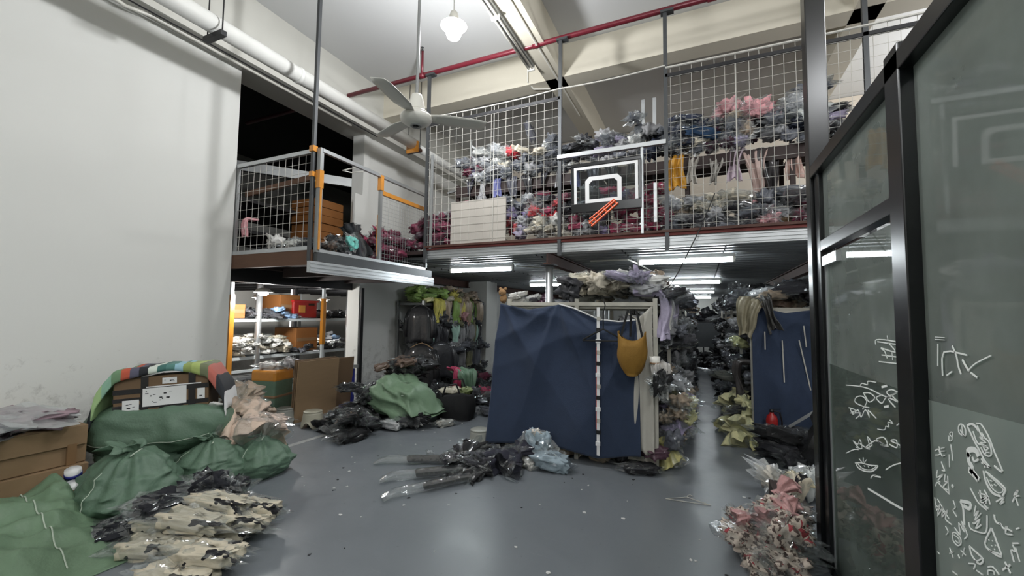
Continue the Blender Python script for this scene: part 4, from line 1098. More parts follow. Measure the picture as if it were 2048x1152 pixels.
flush_stuff('folded stock on the rear shelving', 'clothing_heap', 'folded stock on the rear row of side room shelving')
t = empty('red_crate', 'red plastic crate with orange emblem on the top shelf of the side room', 'crate', (-7.25, 5.78, 1.47), (0, 0, .08))
bevel(put('body', B(-.3, .3, -.36, .2, 0, .34), 'red_crate', t), .02)
put('rim', B(-.315, .315, -.375, .215, .3, .335), 'red_paint', t)
put('emblem', B(.303, .308, -.25, -.1, .1, .24), 'orange_tape', t)
put('handle_slot', B(.303, .309, -.02, .12, .24, .28), 'black', t)
for k, a in enumerate(((-7.6, -6.98, 5.2, 5.62, 1.47, 1.9), (-7.5, -6.9, 5.5, 5.98, .845, 1.28), (-7.6, -6.95, 4.27, 4.55, 1.47, 1.7))):
    b_ = tag(bevel(put('orange_box', B(*a), 'card_orange'), .008), ('orange carton behind the red crate', 'orange carton on the middle shelf beside the taped post', 'orange packet at the left end of the top shelf')[k], 'box')
    put('tape', B(a[1], a[1] + .003, a[2] + .02, a[3] - .02, (a[4] + a[5]) / 2 - .03, (a[4] + a[5]) / 2 + .03), 'brown_tape', b_)
# bale, cardboard sheets, cart, stools
t = empty('taped_bale', 'tall green woven bale wrapped in orange tape', 'bale', (-5.92, 4.35, 0), (0, 0, .25))
bevel(put('body', B(-.2, .2, -.2, .2, 0, .7), 'green_sack', t), .035, 3)
for z0, z1 in ((.55, .72), (.3, .37), (.0, .08)): bevel(put('tape_band', B(-.206, .206, -.206, .206, z0, z1), 'orange_tape' if z0 > .5 else 'brown_tape', t), .035, 3)
bag('fold0', (-5.92, 4.35, .76), (0, .1, .5), 1.0, '#c4bfbc', 'clear bag of pale clothing on top of the green bale', 'bags on the green bale')
bag('lump4', (-5.75, 4.5, .82), (0, 0, .2), .9, '#c9c4c6', 'white crumpled bag on top of the green bale, farther back', 'bags on the green bale')
def leaning(name, label, x0, y0, x1, y1, h, lean, mat, th=.02):
    t_ = tag(put(name, MB().add([(0, 0, 0)], []) if False else MB().prism([(0, 0), (math.hypot(x1 - x0, y1 - y0), 0), (math.hypot(x1 - x0, y1 - y0), h * .99), (0, h)], 0, th, lambda q: (q[0], q[2], q[1])), mat, None, (x0, y0, 0), None), label, 'cardboard')
    t_.rotation_euler = (lean, 0, math.atan2(y1 - y0, x1 - x0)); return t_
for k in range(3):
    leaning('cardboard_sheet', ('front', 'middle', 'rear')[k] + ' sheet of the big brown cardboard stack leaning in the side room opening', -5.28 - k * .035, 4.24, -5.33 - k * .035, 5.02, .87 + .01 * k, .05, 'card' if k == 0 else 'card_dark')
leaning('cardboard_sheet', 'narrower cardboard sheet leaning behind the stack by the blue cart', -5.46, 5.0, -5.5, 5.5, .84, .06, 'card_dark')
t = empty('hand_cart', 'blue hand cart with a grey handle at the edge of the opening', 'cart', (-5.5, 5.52, 0))
put('post', B(-.03, .03, -.03, .03, .02, .62), 'blue_paint', t)
put('base', B(-.05, .35, -.3, .02, .02, .06), 'blue_paint', t)
put('handle', MB().bar((-.15, -.1, .66), (.1, .04, .66), .06, .05), 'galv_dull', t)
put('handle', MB().bar((-.15, -.1, .66), (-.19, -.13, .58), .03, .03), 'galv_dull', t)
def stool(loc, s, mat, label, rz=0):
    t_ = empty('plastic_stool', label, 'stool', (*loc, 0), (0, 0, rz), 'plastic stools')
    t_.scale = (s, s, s)
    n = 32; zs = np.linspace(0, .205, 9); g = []
    for z in zs:
        row = []
        for j in range(n):
            a = 2 * math.pi * j / n; r_ = .145 - .16 * z
            # arch cut-outs at four sides near the foot
            q = abs(((a + math.pi / 4) % (math.pi / 2)) - math.pi / 4); zz = z
            if q < .42: zz = max(z, .085 * math.sqrt(max(0, 1 - (q / .42) ** 2)))
            row.append((r_ * math.cos(a), r_ * math.sin(a), zz))
        g.append(row)
    solid(put('skirt', sm(MB().grid(np.array(g), cv=True), 'skirt'), mat, t_), .008)
    put('seat', sm(MB().lathe([(.0, .2), (.105, .2), (.118, .205), (.12, .213), (.112, .22), (.02, .215), (.0, .215)], n=32), 'seat'), mat, t_)
    put('seat_rim', sm(MB().lathe([(.113, .195), (.12, .2), (.113, .206)], n=32), 'seat_rim'), mat, t_)
    return t_
stool((-5.42, 4.2), 1.0, 'stool_grey', 'grey plastic stool by the green taped bale', .5)
stool((-4.92, 4.24), 1.02, 'stool_cream', 'dusty cream plastic stool in front of the cardboard sheets', .3)
stool((-2.44, 4.52), .95, 'stool_grey', 'grey plastic stool at the left foot of the blue curtain', .2)
t = empty('floor_fan', 'dark round coil lying beside the grey stool', 'coil', (-5.75, 3.95, .02))
for k in range(3): put('coil_loop', T([(.16 * math.cos(a) + .02 * k, .14 * math.sin(a), .02 + .02 * k) for a in np.linspace(0, 6.28, 20)], .014, 6), 'black', t)
tag(put('red_block', MB().box(-6.0, -5.94, 3.75, 3.8, 0, .1).box(-5.99, -5.95, 3.76, 3.79, .1, .13), 'red_paint'), 'small red block on the floor at the wall edge', 'block')

# ================================================================== RACK ALONG THE LEFT WALL UNDER THE LOFT
rack('clothes_rack', 'overloaded steel clothes rack against the left wall', -5.68, -5.05, 6.9, 9.3, (.15, .72, 1.27, 1.8), 1.84, 'galv_dull', 1, 'y', .045)
tag(put('rack_brace', MB().bar((-5.66, 6.87, 1.5), (-5.07, 6.87, .9), .03, .01), 'galv_dull'), 'diagonal brace across the near end of the clothes rack', 'brace')
WG = 'clothing heaped on the rack at the left wall'
def topc(x, y, z, r):
    if y < 7.5: return pick([('lime', 5), ('paleyellow', 1)], r)
    if y < 8.0: return pick([('cream', 2), ('mint', 1.4), ('yellow', 1.5), ('pink', 1)], r)
    return pick([('beige', 5), ('olive', 1), ('charcoal', 1)], r)
pile('on top of the rack at the left wall', WG, (-5.5, -4.95), (6.85, 9.2), 1.81, 46, None, LUMP + FOLD, seed=31, colf=topc, zmax=2.25, s=(.8, 1.2), film=.3, word='{} clothing', cat='clothing', levels=[(1.92, 'low'), (9, 'high')], name='loose_garment', zones=('y', [(7.4, 'near end'), (7.9, 'left of centre'), (8.5, 'right of centre'), (99, 'far end')]))
pile('on the upper shelf of the rack at the left wall', WG, (-5.5, -4.88), (7.0, 9.25), 1.28, 44, [('charcoal', 3), ('grey', 3), ('silver', 1.5), ('pink', .6), ('olive', 1)], seed=32, zmax=1.72, film=.5, word='{} clothing', cat='clothing', name='loose_garment', zones=('y', [(7.4, 'near end'), (7.9, 'left of centre'), (8.5, 'right of centre'), (99, 'far end')]))
pile('on the third shelf of the rack at the left wall', WG, (-5.5, -4.8), (7.0, 9.3), .73, 50, [('slate', 2), ('mint', 1.6), ('teal', 1), ('charcoal', 2), ('grey', 2), ('pink', .8)], seed=33, zmax=1.2, film=.6, word='{} clothing', cat='clothing', name='loose_garment', zones=('y', [(7.4, 'near end'), (7.9, 'left of centre'), (8.5, 'right of centre'), (99, 'far end')]))
pile('on the bottom shelf of the rack at the left wall', WG, (-5.5, -4.7), (7.0, 9.3), .16, 34, [('black', 4), ('charcoal', 3), ('maroon', .6), ('olive', .6)], seed=34, zmax=.65, film=.5, word='{} clothing', cat='clothing', name='loose_garment', zones=('y', [(7.4, 'near end'), (7.9, 'left of centre'), (8.5, 'right of centre'), (99, 'far end')]))
ed = []
rr_ = random.Random(5)
for z, n in ((1.85, 11), (1.32, 12), (.8, 11)):
    for k in range(n): ed.append((-4.98 + rr_.uniform(-.03, .05), 7.0 + 2.2 * (k + rr_.random()) / n, z, math.pi / 2))
hang('of the rack at the left wall', 'garments trailing off the left wall rack', ed[:11], [('lime', 2), ('yellow', 2.4), ('pink', 1), ('beige', 2.5), ('mint', 1), ('charcoal', 1)], 41)
hang('of the middle shelves of the left wall rack', 'garments trailing off the left wall rack', ed[11:], [('charcoal', 3), ('grey', 2), ('olive', 1), ('mint', 1.2), ('slate', 2), ('beige', 1)], 42)
# jackets on hangers at the near end
def jacket(loc, rz, s, col, label, hang_col='black'):
    t_ = empty('hanging_jacket', label, 'jacket', loc, (0, 0, rz)); t_.scale = (s, s, s)
    put('hook', T([(0, 0, 0), (0, 0, .06), (.02, 0, .09), (.04, 0, .07)], .005, 6), 'steel_dark', t_)
    put('hanger', T([(-.21, 0, -.09), (-.1, 0, -.03), (0, 0, 0), (.1, 0, -.03), (.21, 0, -.09)], .009, 6), hang_col, t_)
    n = 26; rows = []
    for q in np.linspace(0, 1, 12):
        z = -.02 - .72 * q; hw = .06 + .2 * min(1, q * 5) ** .6 + .03 * q; dp = .04 + .05 * min(1, q * 4)
        rows.append([(hw * sgn(np.cos(a), .8) * (1 + .06 * math.sin(5 * a + 4 * q)), dp * sgn(np.sin(a), .8) * (1 + .4 * math.sin(6 * a) * q), z + .02 * math.sin(3 * a) * q) for a in np.linspace(0, 2 * np.pi, n, endpoint=False)])
    o = put('body', sm(MB().grid(np.array(rows, float), cv=True), 'body'), 'garment_shiny', t_, col=col); solid(o, .01)
    for sd in (-1, 1):
        a = put('sleeve', sm(MB().tube([(sd * .22, 0, -.12), (sd * .29, -.02, -.3), (sd * .31, -.03, -.48), (sd * .30, -.04, -.64)], [.06, .062, .055, .045], 12), 'sleeve'), 'garment_shiny', t_, col=col)
    return t_
jacket((-5.0, 6.74, 1.76), .1, 1.0, '#17171a', 'black jacket hanging at the near end of the left wall rack')
jacket((-4.85, 6.6, 1.02), .2, 1.1, '#101013', 'black coat on a wooden hanger in front of the left wall rack', 'card')
jacket((-4.62, 6.9, 1.05), .8, .95, '#26262b', 'charcoal jacket hanging beside the black coat')
# floor heap before the rack
pile('heaped on the floor before the left wall rack', 'clothing on the floor before the left wall rack', (-4.75, -3.55), (5.6, 8.3), 0, 46, [('black', 6), ('charcoal', 4), ('slate', 1), ('maroon', .5), ('rose', .4)], seed=35, zmax=.5, film=.6, s=(1.0, 1.5), name='floor_garment', word='{} clothing', cat='clothing', zones=('y', [(6.3, 'nearest'), (7.2, 'midway back'), (99, 'far back')]))

# ================================================================== CURTAIN RACK (middle block)
CR = rack('curtain_rack', 'cream steel rack hidden behind the blue curtain', -2.12, -.43, 4.64, 6.7, (.12, .65, 1.2, 1.72), 1.78, 'post_cream', 2, 'x', .045)
put('top_bar', B(0, 1.69, -.02, .02, 1.70, 1.74), 'post_cream', CR)
put('brace', MB().bar((1.67, .05, 1.45), (1.4, .05, 1.62), .03, .012), 'post_cream', CR)
def lerp_list(L, u):
    xs = [p[0] for p in L]; return [float(np.interp(u, xs, [p[k] for p in L])) for k in range(1, len(L[0]))]
def cloth(name, top, bot, folds, amp, seed, nu=60, nv=36, belly=.0, pins=((.09, 0), (.5, 0), (1, 0)), nr_=4.5, asp=1.1):
    "top/bot: lists of (u, x, y, z); folds widen downwards"
    r = np.random.RandomState(seed); g = []
    ph = r.rand(6) * 6.28; fr = folds * (0.5 + r.rand(6))
    for v in np.linspace(0, 1, nv):
        row = []
        for u in np.linspace(0, 1, nu):
            a = np.array(lerp_list(top, u)); b = np.array(lerp_list(bot, u)); p = a + (b - a) * v
            f = .6 * sum(math.sin(fr[k] * 6.28 * (u + .05 * math.sin(2.2 * v + ph[k]) + .16 * v * (k % 2) * (.5 - u)) + ph[k]) / (1 + .4 * k) for k in range(5)) / 2.6
            tug = sum(math.exp(-((u - c_) / .07) ** 2) for c_ in (0, .45, 1)) * math.exp(-v * 5)
            cr = 0                                  # folds radiating from the points where the cloth is pinned
            for q_, (pu, pv) in enumerate(pins):
                du, dv = u - pu, v - pv + .03; th = math.atan2(du * asp, dv); rad = math.hypot(du * asp, dv)
                cr += (1 - 2 * abs(math.sin(nr_ * th + ph[q_ % 6]))) * rad ** .6 * math.exp(-rad * 1.1) * 1.5
            dy = -amp * (.2 + .9 * v) * f - amp * .5 * cr - belly * math.sin(math.pi * v) + .02 * tug
            p[1] += .07 * math.tanh(dy / .07) - .03
            p[2] += .01 * math.sin(ph[1] + 17 * u) * v
            row.append(p)
        g.append(row)
    return sm(MB().grid(np.array(g)), name)
Y0 = 4.545
top = [(0, -2.27, 4.95, 1.70), (.06, -2.24, 4.62, 1.72), (.09, -2.2, Y0, 1.72), (.3, -1.83, Y0, 1.65), (.5, -1.46, Y0 - .01, 1.71), (.6, -1.28, Y0, 1.66), (.75, -1.0, Y0, 1.545), (.87, -.79, Y0, 1.525), (1, -.6, Y0, 1.55)]
bot = [(0, -2.42, 4.9, .10), (.06, -2.38, 4.62, .085), (.09, -2.33, Y0 - .08, .08), (.3, -1.87, Y0 - .02, .11), (.5, -1.57, Y0 - .02, .13), (.75, -1.0, Y0 - .03, .1), (1, -.57, Y0 - .02, .15)]
c1 = solid(put('blue_curtain', cloth('blue_curtain', top, bot, 3.4, .075, 3, 150, 64), 'blue_cloth'), .004)
tag(c1, 'large dark blue cloth hung as a curtain over the middle rack', 'curtain')
put('white_hem', T([(-1.46, Y0 - .012, 1.716), (-1.28, Y0 - .012, 1.668), (-1.0, Y0 - .012, 1.55), (-.79, Y0 - .012, 1.53), (-.62, Y0 - .012, 1.55)], .008, 6), 'label_white', c1)
top = [(0, -.62, 4.58, 1.55), (.5, -.54, 4.58, 1.62), (1, -.455, 4.58, 1.70)]
bot = [(0, -.66, 4.57, .22), (.5, -.55, 4.56, .2), (1, -.44, 4.57, .16)]
tag(solid(put('pale_curtain', cloth('pale_curtain', top, bot, 2.2, .035, 8, 40, 40, pins=((1, 0),), asp=.15), 'pale_cloth'), .004), 'pale grey cloth hanging beside the blue curtain on the rack post', 'curtain')
# vertical strap with red edge
t = empty('hanging_strap', 'white and red woven strap hanging down over the blue curtain', 'strap', (-.985, 4.42, 1.56))
put('strap', B(-.016, .016, -.004, .004, -1.42, .12), 'label_white', t)
put('red_stripe', B(-.024, -.016, -.0045, .0045, -1.15, -.3), 'red_paint', t)
for k, z in enumerate(np.linspace(-1.3, 0, 12)): put('knot', B(-.026 + .006 * (k % 3), .02 + .005 * (k % 2), -.012, .006, z - .02, z + .02), ('label_white', 'black', 'pale_cloth')[k % 3], t)
t = empty('black_hanger', 'empty black clothes hanger on the front of the blue curtain', 'hanger', (-.93, 4.41, 1.5))
put('arms', T([(-.22, 0, -.17), (-.1, 0, -.1), (0, 0, -.05), (.1, 0, -.1), (.22, 0, -.17), (-.22, 0, -.175)], .009, 6), 'black', t)
put('hook', T([(0, 0, -.05), (0, 0, .12), (.02, 0, .2), (0, 0, .27), (-.03, 0, .24)], .006, 6), 'black', t)
# mustard tote
t = empty('tote_bag', 'mustard yellow cloth bag hanging by black straps on the curtain rack', 'bag', (-.63, 4.36, 1.05))
g = []
for q in np.linspace(0, 1, 12):
    z = -.06 + .4 * q; hw = .04 + .1 * math.sin(min(1, q * 1.5) * math.pi / 2) ** .7 - .0 * q; dp = .02 + .07 * math.sin(math.pi * min(1, .1 + q * .8))
    g.append([(hw * sgn(np.cos(a), .9) * (1 + .07 * math.sin(4 * a + q * 5) + .05 * math.sin(9 * a - q * 4)), dp * sgn(np.sin(a), .9), z + (.05 * math.cos(2 * a) if q > .9 else 0)) for a in np.linspace(0, 2 * np.pi, 28, endpoint=False)])
mb = MB().grid(np.array(g, float), cv=True); mb.f.append(tuple(range(28))[::-1])
solid(put('pouch', sm(mb, 'pouch'), 'mustard', t), .006)
for xx in (-.07, -.015, .07): put('strap', MB().bar((xx * 1.5, -.03 if xx != -.015 else .04, .33), (xx * .6, .02, .6), .022, .006, (0, 1, 0)), 'black_cloth', t)
t = empty('paper_cup', 'white paper cup taped to the right rack post', 'cup', (-.43, 4.55, 1.06))
put('cup', sm(MB().lathe([(.045, 0), (.052, .12), (.048, .12), (.042, .005)], n=20), 'cup'), 'white_plastic', t)
put('tape', sm(MB().lathe([(.05, .04), (.053, .06)], n=20), 'tape'), 'brown_tape', t)
bag('lump2', (-.38, 4.5, .92), (0, .2, .3), (.75, .6, 1.5), '#111113', 'black bag hanging on the right rack post below the cup', None, 'black_bag', True, 'garment', 'bag')
bag('drape3', (-.36, 4.56, 1.1), (0, 0, .4), .7, '#b6b3ae', 'white rag dangling behind the black bag on the rack post', None, 'rag', False, 'garment', 'rag')
t = empty('plush_bear', 'small tan plush toy on the left corner of the curtain rack', 'toy', (-2.2, 4.62, 1.73))
put('body', sm(blob(.1, .09, .12, 1, 1, .2, 5, 3), 'body'), 'tan_fur', t, (0, 0, .05))
hd = put('head', sm(blob(.1, .09, .09, 1, 1, .15, 5, 4), 'head'), 'tan_fur', t, (.0, -.01, .13))
for sd in (-1, 1): put('ear', sm(blob(.04, .025, .04, 1, 1, .05, 4, 5, 12, 8), 'ear'), 'tan_fur', hd, (sd * .035, 0, .045))
CG = 'clothing heaped on top of the curtain rack'
def crt(x, y, z, r):
    if x > -.9: return pick([('silver', 3), ('lavender', 1.5), ('white', 4), ('cream', 1.5)], r)
    return pick([('white', 3), ('cream', 2), ('pink', .7), ('charcoal', 1.2), ('silver', 2)], r)
pile('on top of the rack behind the blue curtain', CG, (-1.40, -.4), (4.58, 6.3), 1.73, 66, None, FOLD + FOLD + LUMP, seed=51, colf=crt, zmax=2.1, s=(.8, 1.2), film=.6, slope=lambda u, v: .16 * math.sin(math.pi * min(1, u * .9)), word='{} clothing', cat='clothing', name='loose_garment', zones=('x', [(-1.15, 'left part'), (-.95, 'middle part'), (-.8, 'right half'), (9, 'right end')]), levels=[(1.85, 'low'), (1.97, 'midway up'), (9, 'high up')])
pile('on top of the rack by the chrome column', CG, (-2.1, -1.95), (4.75, 5.2), 1.73, 4, [('pink', 2), ('white', 2), ('charcoal', 1)], FOLD, seed=56, zmax=1.9, s=(.6, .8), name='loose_garment', word='{} clothing', cat='clothing')
for k in range(7): bag(('lump0', 'fold1', 'sheaf2')[k % 3], (-1.5 + k * .1, 5.7, 2.05 + .02 * (k % 3)), (0, 0, k), .8, '#121216', 'black garment, number %s from the left on the crest above the blue curtain' % ('one', 'two', 'three', 'four', 'five', 'six', 'seven')[k], CG, 'garment', False, 'garment', 'garment')
pile('in the right end of the rack beside the pale curtain', 'clothing on the right end of the curtain rack', (-.75, -.38), (4.7, 5.2), 1.21, 16, [('pink', 1), ('silver', 2), ('lavender', 2), ('black', 1)], seed=52, zmax=1.65, film=.5, word='{} clothing', cat='clothing', name='loose_garment')
pile('under the blue curtain', 'clothing poking out under the blue curtain', (-2.2, -.45), (4.65, 4.95), .02, 22, [('beige', 2), ('cream', 1), ('charcoal', 2), ('slate', 1), ('plum', .6)], FOLD, seed=53, zmax=.3, film=.5, s=(.7, 1), word='{} clothing', cat='clothing', name='loose_garment', zones=('x', [(-1.7, 'at the left'), (-1.1, 'in the middle'), (9, 'at the right')]))
bag('fold3', (-.58, 4.5, .05), (0, 0, .3), (1, .8, .7), '#121216', 'black bag lying on the floor at the right end of the blue curtain', None, 'black_bag', True, 'garment', 'bag')
ed = [(-.38 + .02 * k % .05, 4.7 + .16 * k, 1.82 - .02 * (k % 3), math.pi / 2) for k in range(9)]
hang('at the curtain rack right end', 'garments spilling off the curtain rack', ed, [('lavender', 3), ('silver', 3), ('white', 2)], 55, s=(.9, 1.3))

# ================================================================== MIDDLE AISLE
rack('aisle_rack', 'cream rack lining the left side of the middle aisle', -.98, -.43, 6.75, 15.0, (.12, .65, 1.2, 1.72), 1.78, 'post_cream', 4, 'y', .045, 'aisle racks')
rack('aisle_rack', 'cream rack lining the right side of the middle aisle', .66, 1.25, 6.15, 15.5, (.12, .65, 1.2, 1.72), 1.78, 'post_cream', 4, 'y', .045, 'aisle racks')
AG = 'clothing bags along the middle aisle'
PL = [('grey', 3), ('charcoal', 3), ('slate', 3), ('silver', 1.5), ('beige', .7), ('brown', .5)]
PR = [('black', 4), ('charcoal', 4), ('slate', 2.5), ('grey', 1)]
AZ = ('y', [(5.4, 'nearest'), (6.2, 'second nearest'), (7.0, 'a little farther'), (7.8, 'farther in'), (99, 'deep in')])
far = lambda x, y, z: y > 8.6
for k, z in enumerate((.13, .66, 1.21, 1.73)):
    lv = ('bottom shelf', 'second shelf', 'third shelf', 'rack top')[k]
    pile('on the aisle left side, ' + lv + ',', AG, (-.8, -.2), (4.75, 13.5), z, 56, PL, seed=60 + k, zmax=z + .5, film=.7, s=(.9, 1.3), face=math.pi / 2, slope=lambda u, v: .15 * (1 - u), name='packed_garment', word='bagged {} clothing', zones=AZ, stuff=far)
    pile('on the aisle right side, ' + lv + ',', AG, (.46, 1.15), (6.25, 15), z, 60, PR, seed=70 + k, zmax=z + .52, film=.7, s=(.9, 1.3), face=math.pi / 2, slope=lambda u, v: .15 * u, name='packed_garment', word='bagged {} clothing', zones=AZ, stuff=far)
pile('on the aisle floor, right side,', AG, (.36, .62), (6.6, 14), 0, 34, PR, seed=81, zmax=.5, s=(.9, 1.3), slope=lambda u, v: .25 * u, name='packed_garment', word='bagged {} clothing', zones=AZ, stuff=far)
pile('on the aisle floor, left side,', AG, (-.45, -.2), (6.0, 13), 0, 28, PL, seed=82, zmax=.45, s=(.9, 1.3), slope=lambda u, v: .25 * (1 - u), name='packed_garment', word='bagged {} clothing', zones=AZ, stuff=far)
pile('', AG, (-1.1, 1.4), (14.0, 16.2), 0, 50, [('black', 4), ('charcoal', 3), ('slate', 1)], seed=83, zmax=.9, s=(1.2, 1.7), stuff=far)
flush_stuff(AG, 'clothing_heap', 'dark plastic bagged clothing filling the far part of the middle aisle')
tag(put('dark_board', B(-1.0, 1.0, 16.4, 16.45, .5, 1.35), 'steel_grey'), 'dark grey board at the far end of the aisle', 'board')
rack('end_rack', 'rack across the far end of the middle aisle', -1.3, 1.5, 16.5, 17.1, (.12, .65, 1.4), 1.6, 'steel_dark', 2, 'x', .045)
pile('', 'heap on the end rack', (-1.3, 1.5), (16.4, 17.0), 1.41, 26, [('charcoal', 3), ('slate', 2), ('beige', 1), ('maroon', .5), ('grey', 2)], seed=84, s=(1.2, 1.7), film=.3, zmax=2.0, stuff=lambda x, y, z: True)
flush_stuff('heap on the end rack', 'clothing_heap', 'clothing heaped on the rack across the aisle end')
# rack glimpsed left of the curtain
rack('far_left_rack', 'grey rack glimpsed left of the blue curtain', -4.3, -2.55, 11.0, 11.6, (.15, .72, 1.27, 1.75), 1.8, 'galv_dull', 1, 'x', .045)
for k, z in enumerate((.16, .73, 1.28, 1.76)):
    pile('', 'heap on the glimpsed rack', (-4.3, -2.6), (10.9, 11.5), z, 12, [('slate', 2), ('grey', 2), ('plum', 1), ('charcoal', 2)], seed=86 + k, s=(1.1, 1.5), film=.3, zmax=z + .45, stuff=lambda x, y, z: True)
flush_stuff('heap on the glimpsed rack', 'clothing_heap', 'clothing on the rack glimpsed left of the blue curtain')
pile('on the floor left of the blue curtain', 'bags on the floor behind the blue curtain', (-3.5, -2.6), (7.6, 9.6), 0, 14, [('charcoal', 3), ('plum', 1), ('rose', .7), ('slate', 2)], seed=91, s=(1, 1.4), zmax=.5, name='floor_garment')
# lilac and yellow pile at the curtain rack's right foot
pile('at the right foot of the curtain rack', 'bags at the right foot of the curtain rack', (-.4, -.12), (4.95, 6.3), 0, 24, [('lavender', 2), ('beige', 3), ('paleyellow', 1.2), ('silver', 2)], LUMP + FOLD, seed=92, s=(.8, 1.05), zmax=.75, slope=lambda u, v: .45 * (1 - u), name='tied_bundle', word='bagged {} clothing', zones=('y', [(5.4, 'nearest'), (5.8, 'midway'), (99, 'farthest')]), levels=[(.3, 'on the floor'), (9, 'higher up')])
bag('sheaf2', (-.36, 4.88, .2), (0, .9, -.6), .7, '#c2bb7e', 'pale yellow bundle at the foot of the right rack post', None)
bag('sheaf1', (-.32, 5.2, .5), (0, 1.0, -.3), .9, '#948ba6', 'lilac bundle slumped against the right end of the curtain rack', None)
# pale yellow bundles at the right rack
for k, (x, y, z, a, s_) in enumerate(((.4, 6.12, .14, -1.3, .8), (.5, 6.2, .32, -1.9, .75), (.4, 6.4, .25, -2.2, .7), (.54, 6.35, .48, -1.0, .75), (.46, 6.75, .5, -2.0, .8), (.56, 6.08, .12, -.8, .65), (.42, 6.7, .15, -2.6, .7))):
    bag(SHEAF[k % 4], (x, y, z), (0, .35, a), s_, ('#d2cd9e', '#ccc79c', '#d3cd94')[k % 3], 'pale yellow tied bundle ' + ('splayed at the very front', 'in the middle', 'at the back left', 'on top at the right', 'on top at the back', 'touching the far blue curtain', 'lowest at the left')[k] + ' of the heap by the far curtain', 'pale yellow bundles', 'tied_bundle')
bag('fold1', (.42, 6.9, .72), (.1, .2, .3), (1.8, 1.4, 1), '#5c5d56', 'large dusty plastic covered bag above the yellow bundles', None)
bag('lump0', (.5, 6.6, 1.25), (0, 0, .3), 1.0, '#b9bb8a', 'olive yellow bag on the right aisle shelf above the yellow bundles', None)
bag('drape4', (.48, 6.5, .98), (0, 0, -1.4), .9, '#45403f', 'grey brown garment hanging beside the far blue curtain', None, 'garment', False, 'garment', 'garment')

# ================================================================== RIGHT RACK WITH BLUE CURTAIN
RR = rack('covered_rack', 'rack covered by the far blue curtain behind the glass partition', .6, 3.2, 6.08, 6.12, (1.68,), 1.78, 'post_cream', 3, 'x', .045)
top = [(0, .585, 6.02, 1.68), (.1, .66, 6.0, 1.72), (.3, .95, 6.02, 1.65), (.6, 1.3, 6.02, 1.70), (1, 1.9, 6.02, 1.72)]
bot = [(0, .59, 6.02, .06), (.3, .92, 6.0, .09), (.6, 1.3, 6.0, .1), (1, 1.88, 6.0, .08)]
c2 = tag(solid(put('blue_curtain', cloth('blue_curtain', top, bot, 2.6, .06, 12, 110, 56, pins=((.05, 0), (.6, 0)), asp=.8), 'blue_cloth'), .004), 'far blue curtain with slits, hanging right of the middle aisle', 'curtain')
for (x, z0, z1, dx) in ((.72, 1.2, 1.42, .0), (.90, .82, 1.32, .01), (1.07, .75, 1.33, .1), (1.12, 1.25, 1.5, .02)):
    put('slit', MB().bar((x, 5.95, z1), (x + dx, 5.95, z0), .012, .004, (0, 1, 0)), 'pale_cloth', c2)
# plastic covered jacket hung over the corner
bag('drape3', (.6, 5.96, 1.80), (0, .25, -.2), (1.0, 1, .9), '#8d866f', 'plastic covered khaki jacket slung over the corner of the far curtain rack', 'jackets on the far curtain corner', 'hanging_jacket', False, 'garment_shiny', 'jacket')
bag('drape1', (.72, 5.95, 1.81), (0, -.35, .1), (.9, 1, 1.05), '#3b3a38', 'dark sleeve in plastic trailing from the corner jacket', 'jackets on the far curtain corner', 'hanging_jacket', False, 'garment_shiny', 'jacket')
pile('on top of the far curtain rack', 'bags on the far curtain rack', (.65, 3.0), (6.2, 7.2), 1.74, 40, [('charcoal', 3), ('beige', 1), ('brown', 1), ('silver', 1)], seed=101, s=(.9, 1.3), film=.5, zmax=2.15, name='packed_garment', word='bagged {} clothing', zones=('x', [(.95, 'at the corner'), (1.3, 'over the slits'), (9, 'behind the glass')]))
# racks beyond the glass
rack('right_rack', 'rack of stock beyond the glass partition', 3.4, 4.2, 6.4, 14, (.12, .65, 1.2, 1.72), 1.78, 'post_cream', 3, 'y', .045)
for k, z in enumerate((.13, .66, 1.21, 1.73)):
    pile('on the rack beyond the glass partition', 'bags beyond the glass', (3.3, 4.0), (6.5, 13.5), z, 16, [('grey', 3), ('beige', 1), ('slate', 2), ('mint', 1)], seed=110 + k, s=(1.2, 1.7), film=0, zmax=z + .5, stuff=lambda x, y, z: True)
flush_stuff('bags beyond the glass', 'clothing_heap', 'clothing on the rack beyond the glass partition')
# fire extinguisher
t = empty('fire_extinguisher', 'red fire extinguisher standing before the far blue curtain', 'extinguisher', (.76, 5.86, .12))
put('cylinder', sm(MB().lathe([(.058, 0), (.062, .01), (.062, .26), (.05, .31), (.022, .335), (.022, .35)]), 'cylinder'), 'red_paint', t)
put('label_band', sm(MB().lathe([(.0632, .05), (.0632, .17)]), 'label_band'), 'pale_cloth', t)
put('valve', sm(MB().lathe([(.02, .35), (.026, .36), (.02, .385), (0, .39)], n=12), 'valve'), 'black', t)
put('lever', MB().bar((0, 0, .385), (.09, -.02, .40), .018, .008), 'black', t)
put('hose', T([(.02, 0, .37), (.08, -.02, .36), (.1, -.02, .25), (.09, -.02, .1)], .009, 8), 'black', t)
bag('fold2', (.78, 5.9, .05), (0, 0, .2), (1, 1, .9), '#151518', 'black bag under the fire extinguisher', 'black bags before the far curtain', 'black_bag')
tag(put('metal_channel', MB().bar((.9, 5.62, .38), (1.6, 5.3, 1.05), .07, .03), 'galv_dull'), 'grey metal channel leaning across the black bags by the far curtain', 'channel')
pile('on the floor before the far blue curtain', 'black bags before the far curtain', (.72, 1.5), (5.3, 5.95), 0, 20, [('black', 4), ('charcoal', 2)], seed=103, s=(1.0, 1.4), zmax=.42, film=1, name='shiny_bag', zones=('x', [(.95, 'by the extinguisher'), (1.2, 'under the metal channel'), (9, 'behind the glass post')]), word='shiny {} bag', cat='bag')
